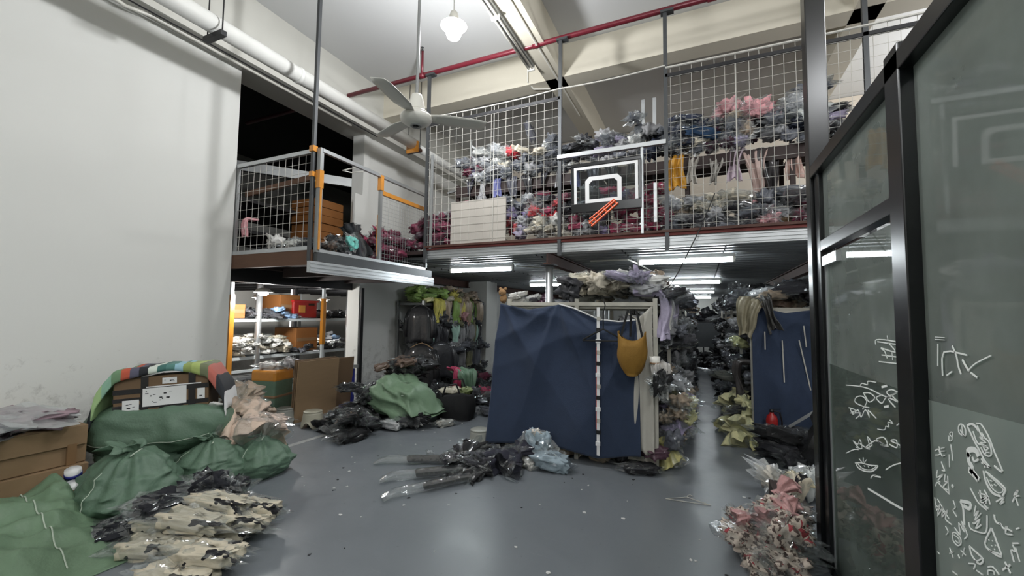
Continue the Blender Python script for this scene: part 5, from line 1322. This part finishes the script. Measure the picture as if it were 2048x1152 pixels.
bag('lump3', (1.12, 5.0, .42), (0, .2, .3), (1.2, 1.2, 3.6), '#0c0c0e', 'tall black bag behind the glass partition post', None, 'black_bag', False, 'garment', 'bag')
# ================================================================== SACKS AND BOXES ALONG THE LEFT WALL
def sack(loc, rx, ry, h, label, seed, rot=(0, 0, 0), neck=True, mat='green_sack', grp='green woven sacks', seam=True, pleat=1.0):
    n, m = 72, 40; r = np.random.RandomState(seed); ph = r.rand(6) * 6.28; g = []
    for q in np.linspace(0, 1, m):
        if neck: prof = ((.72 + .28 * math.sin(math.pi / 2 * q / .3)) if q < .3 else (1 - ((q - .3) / .7) ** 2.0) * .88 + .12)
        else: prof = max(.02, math.sin(math.pi * (.03 + .94 * q)) ** .4)
        row = []
        for j in range(n):
            a = 2 * math.pi * j / n
            pl = pleat * (q ** 1.5) * (.16 * (abs(math.sin(4.5 * a + ph[0])) - .5) + .09 * math.sin(11 * a + ph[1]) + .05 * math.sin(17 * a + ph[2])) if neck else 0
            k = prof * (1 + pl)
            row.append((rx * k * sgn(math.cos(a), .8), ry * k * sgn(math.sin(a), .8), h * q))
        g.append(row)
    P = np.array(g, float)
    if not neck:
        U, V = np.meshgrid(np.linspace(0, 2 * np.pi, n, endpoint=False), np.linspace(-np.pi / 2 * .99, np.pi / 2 * .99, m))
        P = np.stack([rx * sgn(np.cos(V), .8) * sgn(np.cos(U), .85), ry * sgn(np.cos(V), .8) * sgn(np.sin(U), .85), h / 2 + h / 2 * sgn(np.sin(V), .8)], -1)
    Q = P / np.array([rx, ry, h / 2])
    mid = np.sin(np.pi * np.clip(P[..., 2] / h, 0, 1)) ** .5
    f = 1 + wav(Q, .2, 1.9, seed) + ik(Q, .16, 2.6, seed + 3) * (.35 + mid) + ik(Q, .075, 6.5, seed + 5) * mid + ik(Q * np.array([.5, .5, 2.2]), .05, 5, seed + 8) * mid
    P[..., 0] *= f; P[..., 1] *= f
    P[..., 2] += h * (wav(Q, .14, 2.2, seed + 7) + ik(Q, .07, 3.5, seed + 11)) * np.clip(P[..., 2] / h * 3, 0, 1) * (1 if neck else .6)
    mb = MB().grid(P, cv=True); mb.f.append(tuple(range(n))[::-1]); N_ = len(mb.v); mb.f.append(tuple(range(N_ - n, N_)))
    o = put('woven_sack', sm(mb, 'woven_sack'), mat, None, loc, rot); tag(o, label, 'sack', grp)
    tp = P[-1].mean(0)
    if neck:
        g = []
        for q in np.linspace(0, 1, 8):
            g.append([((rx * (.11 + .22 * q) * (1 + .35 * q * math.sin(6 * a + ph[2]) + .15 * math.sin(13 * a + ph[3]))) * math.cos(a) + tp[0] - .06 * q, (ry * (.11 + .22 * q) * (1 + .35 * q * math.sin(6 * a + ph[2]) + .15 * math.sin(13 * a))) * math.sin(a) + tp[1] - .05 * q, tp[2] - .02 + .11 * q - .06 * q * q + .03 * math.sin(4 * a + 1) * q) for a in np.linspace(0, 2 * np.pi, 44, endpoint=False)])
        solid(put('gathered_neck', sm(MB().grid(np.array(g), cv=True), 'gathered_neck'), mat, o), .004)
        put('tie_string', T([(tp[0] + rx * .14 * math.cos(a), tp[1] + ry * .14 * math.sin(a), tp[2] - .012 + .008 * math.sin(3 * a)) for a in np.linspace(0, 6.28, 18)] + [(tp[0] + rx * .3, tp[1] - ry * .2, tp[2] - .02)], .006, 6), 'thread', o)
    if seam:
        j = int(n * (.78 if seed % 2 else .7))
        put('seam_thread', T([tuple(P[i, j] * np.array([1.01, 1.01, 1])) for i in range(m // 4, m - 8)], .003, 5), 'thread', o)
    return o
sack((-4.2, 1.9, 0), .38, .36, .52, 'bulging green sack with tied neck in front, beside the cartons', 1)
sack((-4.2, 2.5, 0), .34, .30, .42, 'slumped green sack in the middle of the row', 2)
sack((-4.0, 2.84, 0), .30, .27, .38, 'smallest green sack with tied neck at the right end of the row', 3)
sack((-4.85, 2.35, 0), .42, .4, .42, 'green sack squeezed against the wall below the lying sack', 4, neck=False)
sack((-4.95, 3.0, 0), .38, .36, .5, 'green sack hidden behind the small tied sack', 6, neck=False)
sack((-5.25, 2.0, .44), .30, .36, 1.2, 'long green sack lying across the other sacks under the carton', 5, rot=(0, math.radians(88), math.radians(38)), neck=False)
# flattened green sack in front
def tarp():
    nu, nv = 80, 60; g = []
    for i, u in enumerate(np.linspace(0, 1, nu)):
        row = []
        for v in np.linspace(0, 1, nv):
            x = -4.95 + 1.62 * u; y = .72 + 1.08 * v - .18 * u
            ed_ = min(1, 5 * min(u, 1 - u, v, 1 - v)) ** .7
            h = .30 * math.exp(-((u - .25) / .38) ** 2 - ((v - .62) / .5) ** 2) + .15 * math.exp(-((u - .62) / .3) ** 2 - ((v - .45) / .4) ** 2)
            row.append((x, y, .008 + ed_ * (h + .03)))
        g.append(row)
    P = np.array(g); P[..., 2] += np.clip(P[..., 2] * 4, 0, 1) * (ik(P * np.array([1, 1, .2]), .22, 5.5, 4, 6) + ik(P * np.array([1, 1, .2]), .06, 9, 14, 7) + wav(P, .03, 7, 5)); P[..., 2] = np.maximum(P[..., 2], .006)
    bt = P.copy(); bt[..., 2] = .002
    mb = MB().grid(P); mb.grid(bt[::-1])
    # close the rim
    top = [(i, 0) for i in range(nu)] + [(nu - 1, j) for j in range(1, nv)] + [(i, nv - 1) for i in range(nu - 2, -1, -1)] + [(0, j) for j in range(nv - 2, 0, -1)]
    for (a, b), (c, e) in zip(top, top[1:] + top[:1]):
        mb.f.append((a * nv + b, nu * nv + (nu - 1 - a) * nv + b, nu * nv + (nu - 1 - c) * nv + e, c * nv + e))
    return mb, P
mb, P = tarp()
o = tag(put('green_sack', sm(mb, 'green_sack'), 'green_tarp'), 'large half-empty green sack spread on the floor in the near left corner', 'sack')
put('seam_thread', T([tuple(P[i, 40] + np.array([0, 0, .006])) for i in range(12, 72)], .004, 5), 'thread', o)
put('seam_thread', T([tuple(P[i, 18] + np.array([0, 0, .006])) for i in range(32, 76)], .004, 5), 'thread', o)
# carton stack
def carton(name, label, c, sx, sy, sz, mat='card', rz=0, gap=.004):
    t_ = empty(name, label, 'box', c, (0, 0, rz), 'brown cartons')
    bevel(put('body', B(-sx / 2, sx / 2, -sy / 2, sy / 2, 0, sz), mat, t_), .008)
    return t_
b1 = carton('cardboard_box', 'lower brown carton of the stack at the left edge', (-5.24, 1.2, 0), .95, 1.3, .3, rz=-.02)
b2 = carton('cardboard_box', 'upper brown carton of the stack with torn tape', (-5.25, 1.2, .303), .92, 1.26, .31, rz=.015)
for b_, z in ((b1, .3), (b2, .31)):
    put('flap', B(.462, .482, -.62, .62, z * .5, z * .99), 'card', b_)
put('tape', B(.463, .4835, .02, .1, .0, .17), 'brown_tape', b2)
put('tape', B(.463, .4835, .5, .56, .0, .17), 'brown_tape', b2)
put('tape', B(.463, .4835, -.1, -.03, .1, .29), 'brown_tape', b1)
for k, (x, y, z, s_, c) in enumerate(((-5.12, 1.5, .68, (2.2, 2.2, 1.3), '#9a848c'), (-5.08, 1.05, .70, (2.3, 2.2, 1.2), '#8b7680'), (-5.12, .7, .72, (2.2, 2.2, 1.2), '#a18d95'), (-5.0, 1.3, .64, (2.2, 1.8, .8), '#2c1f24'))):
    bag('fold%d' % k, (x, y, z), (0, 0, k * .7 + .3), s_, c, ('mauve clothing in crumpled film at the right of the carton stack top', 'mauve clothing in crumpled film in the middle of the carton stack top', 'mauve clothing in crumpled film at the left edge of the photo', 'dark garment squashed under the mauve bags')[k], 'bags on the carton stack', fm='film_milky')
t = empty('tape_roll_bundle', 'bundle of blue, white and orange taped rolls beside the front sack', 'bundle', (-4.52, 1.72, .05), (0, -.35, .5))
for k in range(3):
    p = put('roll', sm(T([(0, .0, .0), (0, 0, .09)], .05, 14), 'roll'), ('label_white', 'label_white', 'label_white')[k], t, (.02 * k, -.06 * k, .2 - .1 * k), (.3, .5, 0))
    put('tape_band', sm(T([(0, 0, .03), (0, 0, .06)], .053, 14), 'tape_band'), 'orange_tape' if k else 'blue_paint', p)
# taped carton on the sacks
t = empty('taped_carton', 'brown carton bound in black tape with white shipping labels, on the green sacks', 'box', (-4.76, 2.42, .62), (math.radians(-3), math.radians(-3), math.radians(48)))
CW, CD, CH = .72, .42, .35
bevel(put('body', B(-CW/2, CW/2, -CD/2, CD/2, 0, CH), 'card_dark', t), .012)
def ct(nm, x0, x1, z0, z1, mat, dy=.003): return put(nm, B(x0 - CW/2, x1 - CW/2, -CD/2 - dy, -CD/2, z0, z1), mat, t)
ct('tape', .0, CW, .20, .245, 'black_tape'); ct('tape', .0, CW, .06, .10, 'black_tape'); ct('tape', .0, .28, .13, .165, 'black_tape')
for x in (.2, .56): ct('tape', x, x + .055, 0, CH, 'black_tape', .004)
for x in (.34, .46): ct('tape', x, x + .06, 0, .07, 'black_tape', .0045)
put('tape', B(.2 - CW/2, .255 - CW/2, -CD/2, CD/2, CH, CH + .003), 'black_tape', t); put('tape', B(.56 - CW/2, .615 - CW/2, -CD/2, CD/2, CH, CH + .003), 'black_tape', t)
for (x0, x1, z0, z1) in ((.07, .19, .05, .145), (.215, .545, .075, .24), (.36, .47, .27, .325), (.63, .69, .10, .2)):
    l_ = ct('shipping_label', x0, x1, z0, z1, 'label_white', .006)
    r_ = random.Random(int(x0 * 1000))
    for k in range(max(2, int((x1 - x0) * 40))):
        xx = r_.uniform(x0 + .01, x1 - .04); zz = r_.uniform(z0 + .012, z1 - .02); wd = r_.uniform(.008, .03)
        put('print_mark', B(xx - CW/2, xx + wd - CW/2, -CD/2 - .0068, -CD/2 - .006, zz, zz + r_.choice((.004, .006, .012))), 'label_ink', l_)
ct('label_edge', .24, .66, .246, .256, 'label_white', .005)
# striped cloth on the carton
def striped():
    nu, nv = 64, 26; g = []
    for u in np.linspace(0, 1, nu):
        row = []
        for v in np.linspace(0, 1, nv):
            x = -.56 + 1.12 * u; s_ = .62 * v; fr = .07 + .03 * math.sin(9 * u)
            if s_ < fr: y, z = -CD / 2 - .025, CH + .035 - (fr - s_)
            else: y, z = -CD / 2 - .02 + (s_ - fr), CH + .04
            z += .035 * math.sin(math.pi * u)
            over = max(0, abs(x) - CW / 2 + .02)
            z -= over * 1.2 + over * over * 3; x = math.copysign(min(abs(x), CW / 2 + .05 + over * .45), x)
            row.append((x, y, z))
        g.append(row)
    P_ = np.array(g, float); P_[..., 2] += ik(P_, .025, 9, 3) + .012; P_[..., 1] += ik(P_, .012, 14, 5)
    return sm(MB().grid(P_), 'striped_cloth')
m = M('stripe_cloth', '#6c8f6a', .85)
nt = m.node_tree; N = nt.nodes; L = nt.links; bs = N['Principled BSDF']
tc = N.new('ShaderNodeTexCoord'); sx = N.new('ShaderNodeSeparateXYZ'); L.new(tc.outputs['Object'], sx.inputs[0])
mr = N.new('ShaderNodeMapRange'); mr.inputs['From Min'].default_value = -.56; mr.inputs['From Max'].default_value = .56; L.new(sx.outputs['X'], mr.inputs['Value'])
rp = N.new('ShaderNodeValToRGB'); rp.color_ramp.interpolation = 'CONSTANT'; L.new(mr.outputs[0], rp.inputs[0])
st = ['#2e3438', '#a5c48c', '#8fb7a0', '#6f8f6e', '#b9563f', '#5b5a6c', '#23262b', '#cfd6cc', '#3f6a64', '#517d76', '#8fb6c4', '#8a9a58', '#a3b36a', '#6d7458', '#b5665a', '#2d3035', '#dadada']
while len(rp.color_ramp.elements) < len(st): rp.color_ramp.elements.new(.5)
for k, h in enumerate(st): rp.color_ramp.elements[k].position = k / len(st); rp.color_ramp.elements[k].color = lin(h)
L.new(rp.outputs[0], bs.inputs['Base Color'])
o = put('striped_cloth', striped(), 'stripe_cloth', None, t.location, t.rotation_euler); solid(o, .03)
tag(o, 'folded multicoloured striped cloth draped on the taped carton', 'cloth')
# beige clothing on the small sacks
BG = 'beige clothing slumped over the small sacks'
for k, (kd, x, y, z, rx, s_, c) in enumerate((('sheaf0', -4.72, 3.12, .62, (0, .45, -.75), 1.25, '#b3a08e'), ('sheaf2', -4.22, 2.9, .52, (.1, .5, -.5), 1.15, '#cfb9a8'), ('sheaf1', -4.42, 2.8, .54, (.2, .7, -1.3), 1.1, '#cdb8a6'), ('fold3', -4.95, 3.15, .66, (.2, .3, .4), (1.5, 1.2, 1.5), '#a59482'), ('sheaf3', -4.6, 2.98, .62, (0, .5, -.6), 1.1, '#a79886'), ('fold1', -4.05, 2.95, .48, (0, .2, .8), (1.1, 1.1, 1), '#d2bdb0'))):
    bag(kd, (x, y, z), rx, s_, c, ('pile of beige tops with splayed hems behind the smallest sack', 'pinkish beige blouses fanned over the smallest sack', 'cream blouse sagging between two sacks', 'beige folded clothing heaped by the wall edge', 'taupe clothing rolled up at the wall edge', 'pale pink clothing at the right end of the beige heap')[k], BG)

# black and cream printed bags on the floor
CGp = 'printed cream bags on the floor'
pr = random.Random(77)
for k, (x, y, z, a, s_) in enumerate(((-3.25, 1.62, .06, .35, (1.25, .8, 1)), (-2.95, 1.72, .06, .2, (1.4, .8, 1)), (-3.12, 1.92, .07, .3, (1.5, .8, 1)), (-3.3, 2.1, .07, .25, (1.4, .8, 1)), (-2.98, 1.98, .12, .4, (1.4, .8, .9)), (-3.12, 1.8, .17, .3, (1.5, .85, .9)), (-3.2, 1.98, .21, .2, (1.4, .8, .9)), (-3.05, 2.13, .15, .35, (1.3, .8, .9)), (-2.8, 1.52, .05, .25, (1.3, .8, .9)), (-2.72, 1.66, .12, .3, (1.2, .8, .9)), (-3.45, 1.78, .08, .5, (1.2, .7, 1)))):
    bag(FOLD[k % 5], (x, y, z), (pr.uniform(-.1, .1), pr.uniform(-.1, .1), a), s_, '#cfc5b0', 'cream bagged garment with black print, ' + ('left in the nearest row', 'right in the nearest row', 'in the second row, underneath', 'at the back left of the pile', 'right side, second row', 'on top in the middle', 'on top at the back', 'back right corner', 'nearest to the viewer at the frame edge', 'right end of the nearest row, upper', 'far left against the navy bags')[k], CGp, 'printed_bag', mat='print_black')
for k, (x, y, z) in enumerate(((-3.62, 1.85, .1), (-3.56, 1.98, .17), (-3.5, 2.1, .12), (-3.62, 2.1, .22), (-3.7, 1.72, .08), (-3.42, 2.22, .14), (-3.72, 1.6, .06), (-3.46, 2.06, .26), (-3.58, 1.8, .2), (-3.38, 2.16, .22))):
    bag(LUMP[k % 5] if k % 2 else FOLD[k % 5], (x, y, z), (.2, .1, k), 1.0, '#191a22', 'navy black bagged garment ' + ('touching the front green sack', 'midway along the row', 'at the right, lower', 'on top beside the sack', 'at the near left', 'at the far right', 'by the spread green sack', 'on top at the right', 'on top at the left', 'top far right')[k] + ' behind the printed bags', 'navy black bags on the floor', 'navy_bag')

# ================================================================== FLOOR, MIDDLE
mb = blob(1.05, .86, .54, .62, .62, .26, 2.6, 12, 70, 40, .16, .1)
o = tag(put('woven_sack', sm(mb, 'woven_sack'), 'green_tarp', None, (-3.98, 5.05, .36), (.15, .28, -.1)), 'glossy green sack stuffed full before the left wall rack', 'sack')
put('seam_thread', T([(.42, .1, .12), (.3, -.12, .19), (.2, -.3, .2)], .004, 5), 'thread', o)
pile('on top of the glossy green sack', 'clothing on the glossy green sack', (-4.6, -3.9), (5.2, 5.75), .52, 13, [('black', 5), ('beige', 1), ('charcoal', 1), ('brown', .8)], seed=121, zmax=.9, s=(1, 1.3), film=.3, name='floor_garment', word='{} clothing', cat='clothing', zones=('x', [(-4.35, 'at the left'), (-4.1, 'in the middle'), (9, 'at the right')]), levels=[(.62, 'low'), (9, 'high')])
pile('left of the glossy green sack', 'clothing by the steel door post', (-4.75, -4.3), (4.7, 5.5), 0, 18, [('charcoal', 3), ('black', 3), ('silver', 1)], seed=122, zmax=.6, s=(.9, 1.2), film=1, name='floor_garment', word='bagged {} clothing', levels=[(.2, 'on the floor'), (.4, 'midway up'), (9, 'on top')], zones=('y', [(5.0, 'in front'), (9, 'behind')]))
pile('in the black heap in front of the stools', 'shiny black bags in front of the stools', (-4.4, -3.82), (3.98, 4.45), 0, 26, [('navy', 1), ('black', 4), ('charcoal', 2)], FOLD + SHEAF + LUMP, seed=123, zmax=.34, s=(.9, 1.2), film=1, name='shiny_bag', zones=('x', [(-4.25, 'at its left'), (-3.95, 'in its middle'), (9, 'at its right')]), levels=[(.12, 'bottom'), (9, 'top')], word='shiny {} bag', cat='bag')
bag('lump1', (-3.62, 4.78, .13), (0, .1, .5), (1.5, 1.2, 1.1), '#131316', 'round black bag lying below the glossy green sack', None, 'black_bag', True, 'garment', 'bag')
bag('fold2', (-3.85, 4.62, .08), (0, .1, .2), (.8, .8, 1), '#b5b5b5', 'white plastic bag beside the round black bag', None, 'white_bag')
bag('fold0', (-3.3, 5.1, .05), (0, .0, .9), (.8, .5, .8), '#aaa79f', 'pale scrap of plastic beside the round black bag', None, 'white_bag')
t = empty('black_holdall', 'open black holdall stuffed with clothing on the floor by the rack', 'bag', (-3.42, 5.55, 0), (0, 0, .3))
g = []
for q in np.linspace(0, 1, 12):
    k = .85 + .2 * math.sin(math.pi * q * .8) - .12 * q
    g.append([(.3 * k * sgn(math.cos(a), .7) * (1 + .04 * math.sin(7 * a + 3 * q)), .24 * k * sgn(math.sin(a), .7) * (1 + .04 * math.sin(5 * a)), .4 * q + .02 * math.sin(4 * a) * q) for a in np.linspace(0, 2 * np.pi, 30, endpoint=False)])
mb = MB().grid(np.array(g, float), cv=True); mb.f.append(tuple(range(30))[::-1])
solid(put('body', sm(mb, 'body'), 'black_cloth', t), .008)
put('handle', T([(-.15, -.2, .36), (-.1, -.22, .52), (.05, -.2, .55), (.12, -.19, .38)], .014, 8), 'black', t)
put('handle', T([(-.15, .2, .36), (-.1, .2, .55), (.05, .2, .56), (.12, .19, .38)], .014, 8), 'black', t)
bag('fold3', (-3.5, 5.5, .42), (0, 0, .3), .9, '#c9c3b0', 'cream garment inside the open black holdall', None, 'garment', False, 'garment', 'garment')
bag('lump2', (-3.3, 5.65, .4), (0, 0, .3), .8, '#7d8a58', 'olive garment inside the open black holdall', None, 'garment', False, 'garment', 'garment')
pile('on the floor past the black holdall', 'bags past the black holdall', (-3.4, -2.9), (5.95, 6.6), 0, 9, [('charcoal', 3), ('silver', 1), ('slate', 2)], seed=125, zmax=.4, s=(1, 1.3), film=1, name='floor_garment')
bag('drape4', (-3.55, 6.1, .62), (0, 0, 1.2), 1.2, '#5d7a62', 'green garment in plastic hanging behind the black holdall', None, 'garment', False, 'garment_shiny', 'garment')
bag('drape2', (-3.65, 5.95, .66), (0, 0, 1.2), .9, '#a03052', 'crimson garment hanging behind the black holdall', None, 'garment', False, 'garment_shiny', 'garment')
# clear sleeves with black rolls
def sleeve(a, b, r_, split, label):
    a = Vector(a); b = Vector(b); d_ = b - a; L_ = d_.length
    t_ = empty('garment_sleeve', label, 'plastic sleeve', a, (0, -math.asin(d_.z / L_), math.atan2(d_.y, d_.x)), 'clear sleeves fanned on the floor')
    put('black_roll', sm(MB().tube([(split * L_, 0, 0), (split * L_ + .02, 0, .005), (L_ * .6, .01, .0), (L_ * .97, 0, 0)], [r_ * .75, r_ * .9, r_ * .95, r_ * .8], 12), 'black_roll'), 'black_cloth', t_)
    g = []
    for q in np.linspace(0, 1, 16):
        fl = 1 - .75 * max(0, (.12 - q) / .12)
        g.append([(L_ * q, r_ * 1.25 * math.cos(w_) * (1 + .5 * (1 - fl)) * (1 + .05 * math.sin(20 * q)), r_ * 1.05 * fl * math.sin(w_) * (1 + .08 * math.sin(31 * q)) - r_ * .9 * (1 - fl)) for w_ in np.linspace(0, 6.283, 14, endpoint=False)])
    put('clear_sleeve', MB().grid(np.array(g, float), cv=True), 'film_clear', t_)
sleeve((-3.15, 3.52, .05), (-2.3, 3.95, .05), .042, .36, 'upper clear sleeve with a black roll in the fan on the floor')
sleeve((-2.77, 3.17, .05), (-2.1, 3.72, .06), .045, .38, 'middle clear sleeve with a black roll in the fan on the floor')
sleeve((-2.48, 2.87, .05), (-2.02, 3.55, .05), .04, .45, 'lowest clear sleeve with a black roll in the fan on the floor')
bag('fold1', (-2.72, 3.92, .05), (0, .8, 1.4), (.35, .25, .5), '#b5b8ba', 'torn scrap of clear film standing at the top of the sleeves', None, 'film_scrap')
pile('where the clear sleeves meet', 'shiny black bags at the sleeve fan', (-2.35, -1.9), (3.62, 4.2), 0, 15, [('black', 5), ('charcoal', 2)], FOLD + SHEAF, seed=131, zmax=.2, s=(.6, .9), film=1, name='shiny_bag', zones=('x', [(-2.2, 'at the left'), (-2.05, 'in the middle'), (9, 'at the right')]), levels=[(.07, 'below'), (9, 'above')], word='shiny {} bag', cat='bag')
bag('sheaf0', (-1.78, 4.12, .14), (.1, .2, -1.9), 1.0, '#232330', 'dark indigo garment in clear plastic fanned on the floor', 'bags before the blue curtain')
bag('sheaf3', (-1.85, 4.05, .12), (.1, .2, -2.5), .9, '#262634', 'second dark indigo garment fanned on the floor nearer the sleeves', 'bags before the blue curtain')
bag('fold2', (-1.66, 4.2, .06), (.1, .2, -.6), .8, '#b9b7b2', 'white garment under the dark indigo garments', 'bags before the blue curtain')
bag('fold4', (-2.2, 4.72, .08), (0, 0, .2), (1.1, .9, 1), '#0f0f12', 'black bag on the floor behind the stool at the curtain', None, 'black_bag', True, 'garment', 'bag')
bag('lump4', (-1.75, 4.5, .1), (0, 0, .5), .95, '#b29a6a', 'tan garment bag under the left part of the blue curtain', 'bags before the blue curtain')
o = bag('fold0', (-1.62, 4.32, .2), (1.15, .1, .15), (.85, 1.15, 1), '#93a3ad', 'upright clear bag with a blue grey printed garment leaning on the curtain', 'bags before the blue curtain')
bag('lump3', (-1.66, 4.36, .30), (0, 0, .3), .5, '#d9cfc4', 'cream patch of clothing at the top of the upright clear bag', 'bags before the blue curtain', 'garment', False, 'garment', 'garment')
bag('fold2', (-1.43, 4.22, .09), (.12, .1, .12), (1.15, 1.1, 1.25), '#96a5ae', 'plump clear pillow bag of pale blue clothing on the floor before the curtain', 'bags before the blue curtain')
# wire hanger and litter on the floor
t = empty('wire_hanger', 'thin wire hanger lying on the open floor', 'hanger', (-.12, 4.02, .006), (0, 0, .1))
put('frame', T([(-.18, -.03, 0), (0, .07, 0), (.18, -.03, 0), (-.18, -.03, 0)], .0035, 5), 'wire_white', t)
put('hook', T([(0, .07, 0), (.01, .11, 0), (.03, .13, 0), (.05, .11, 0)], .0035, 5), 'wire_white', t)
lr = random.Random(9)
for k in range(110):
    x = lr.uniform(-3.6, .6); y = lr.uniform(2.0, 5.6)
    if (y > 4.5 and x > -2.5) or (x < -2.6 and y < 2.5): continue
    s_ = lr.uniform(.006, .022); n_ = lr.choice((3, 4, 5)); ps = [(s_ * lr.uniform(.5, 1.2) * math.cos(6.28 * q / n_), s_ * lr.uniform(.4, 1) * math.sin(6.28 * q / n_)) for q in range(n_)]
    wt = lr.random() < .6
    tag(put('paper_scrap' if wt else 'dark_scrap', MB().prism(ps, .001, .004), 'scrap_white' if wt else 'scrap_dark', None, (x, y, 0), (0, 0, lr.uniform(0, 6))), 'tiny pale scrap littering the open floor' if wt else 'tiny dark scrap littering the open floor', 'scrap', 'litter on the open floor')

# ================================================================== RIGHT FOREGROUND
RG = 'printed red and cream bags by the glass partition'
for k, (x, y, z, a, s_) in enumerate(((.30, 3.42, .1, .3, 1.0), (.46, 3.38, .1, 1.0, .95), (.3, 3.6, .12, 2.0, 1.0), (.5, 3.62, .18, .5, 1.1), (.42, 3.25, .08, 2.4, .9), (.5, 3.2, .12, .2, 1.0), (.45, 3.48, .28, 1.4, 1.0), (.5, 3.5, .3, 2.6, 1.0), (.5, 3.3, .26, .9, 1.0), (.35, 3.3, .06, 1.7, .9), (.52, 3.3, .24, 3.0, 1.0), (.55, 3.75, .2, 1.2, .9))):
    bag(LUMP[k % 5] if k % 3 else FOLD[k % 5], (x - .02, y - .1, z), (.3 * math.sin(k), .3 * math.cos(k), a), s_, '#cdbfb2', 'red and brown printed bag, ' + ('front left', 'front middle', 'back left', 'back middle', 'nearest the viewer', 'nearest the glass, low', 'on top, left', 'on top, right', 'on top by the glass', 'lowest at the left', 'upper middle', 'rearmost')[k] + ' of the pile at the glass', RG, 'printed_bag', mat='print_red')
for k, (x, y, z, rz, ry) in enumerate(((.45, 3.36, .33, .5, -.6), (.52, 3.28, .34, 1.8, -.4), (.3, 3.45, .2, 3.2, .2), (.42, 3.3, .3, -2.0, -.2), (.5, 3.6, .36, .2, -.9))):
    bag(SHEAF[k % 4], (x, y, z), (0, ry, rz), .36, '#c99a98', 'dusty pink ribbon ' + ('crowning', 'hanging right on', 'hanging left on', 'in the middle of', 'at the back of')[k] + ' the printed bags at the glass', RG, 'ribbon_tie', False, 'garment', 'ribbon')
bag('fold2', (.62, 3.78, .32), (0, -1.1, .5), (.75, .6, .9), '#c9c0ac', 'pointed clear bag with an eye print standing above the printed pile', RG, mat='print_black')
tag(bevel(put('dark_carton', B(.52, .72, 3.85, 4.3, 0, .2), 'dark_board'), .006), 'dark brown carton behind the printed bags at the glass partition', 'box')
bag('lump0', (.58, 4.42, .16), (.2, -.5, 2.6), 1.2, '#cfc9be', 'white plastic bag with pointed corners beside the dark carton', 'bags behind the dark carton', fm='film_milky')
bag('lump2', (.85, 4.5, .16), (0, 0, .4), 1.35, '#c9ccc9', 'crumpled white plastic bag by the glass partition post', 'bags behind the dark carton', fm='film_milky')
bag('lump4', (.68, 4.36, .14), (.2, .3, .9), (.7, .7, 1.1), '#101013', 'black garment between the white plastic bags', 'bags behind the dark carton', 'garment', True, 'garment', 'garment')
bag('fold1', (.74, 4.3, .24), (.2, .2, .4), .6, '#cfc3a2', 'cream garment on the dark carton', 'bags behind the dark carton')
bag('fold3', (.45, 3.95, .06), (.6, .2, .2), (.4, .5, .6), '#a9acab', 'small clear packet standing beside the dark carton', 'bags behind the dark carton')
# inside the glass room: desk with stock, seen dimly
t = empty('office_desk', 'desk behind the glass partition', 'desk', (2.1, 2.6, 0))
put('top', B(-.5, .5, -.35, .35, .72, .75), 'card', t)
for x in (-.46, .43):
    for y in (-.31, .28): put('leg', B(x, x + .04, y, y + .04, 0, .72), 'steel_grey', t)
for k in range(5): bag(LUMP[k], (1.8 + .15 * k, 2.6 + .05 * (k % 2), .85), (0, 0, k), .9, ['#a08a78', '#8b6f60', '#b5aa9c'][k % 3], ['tan', 'brown', 'pale'][k % 3] + ' bag on the desk behind the glass partition', 'bags on the desk behind the glass', film=False)
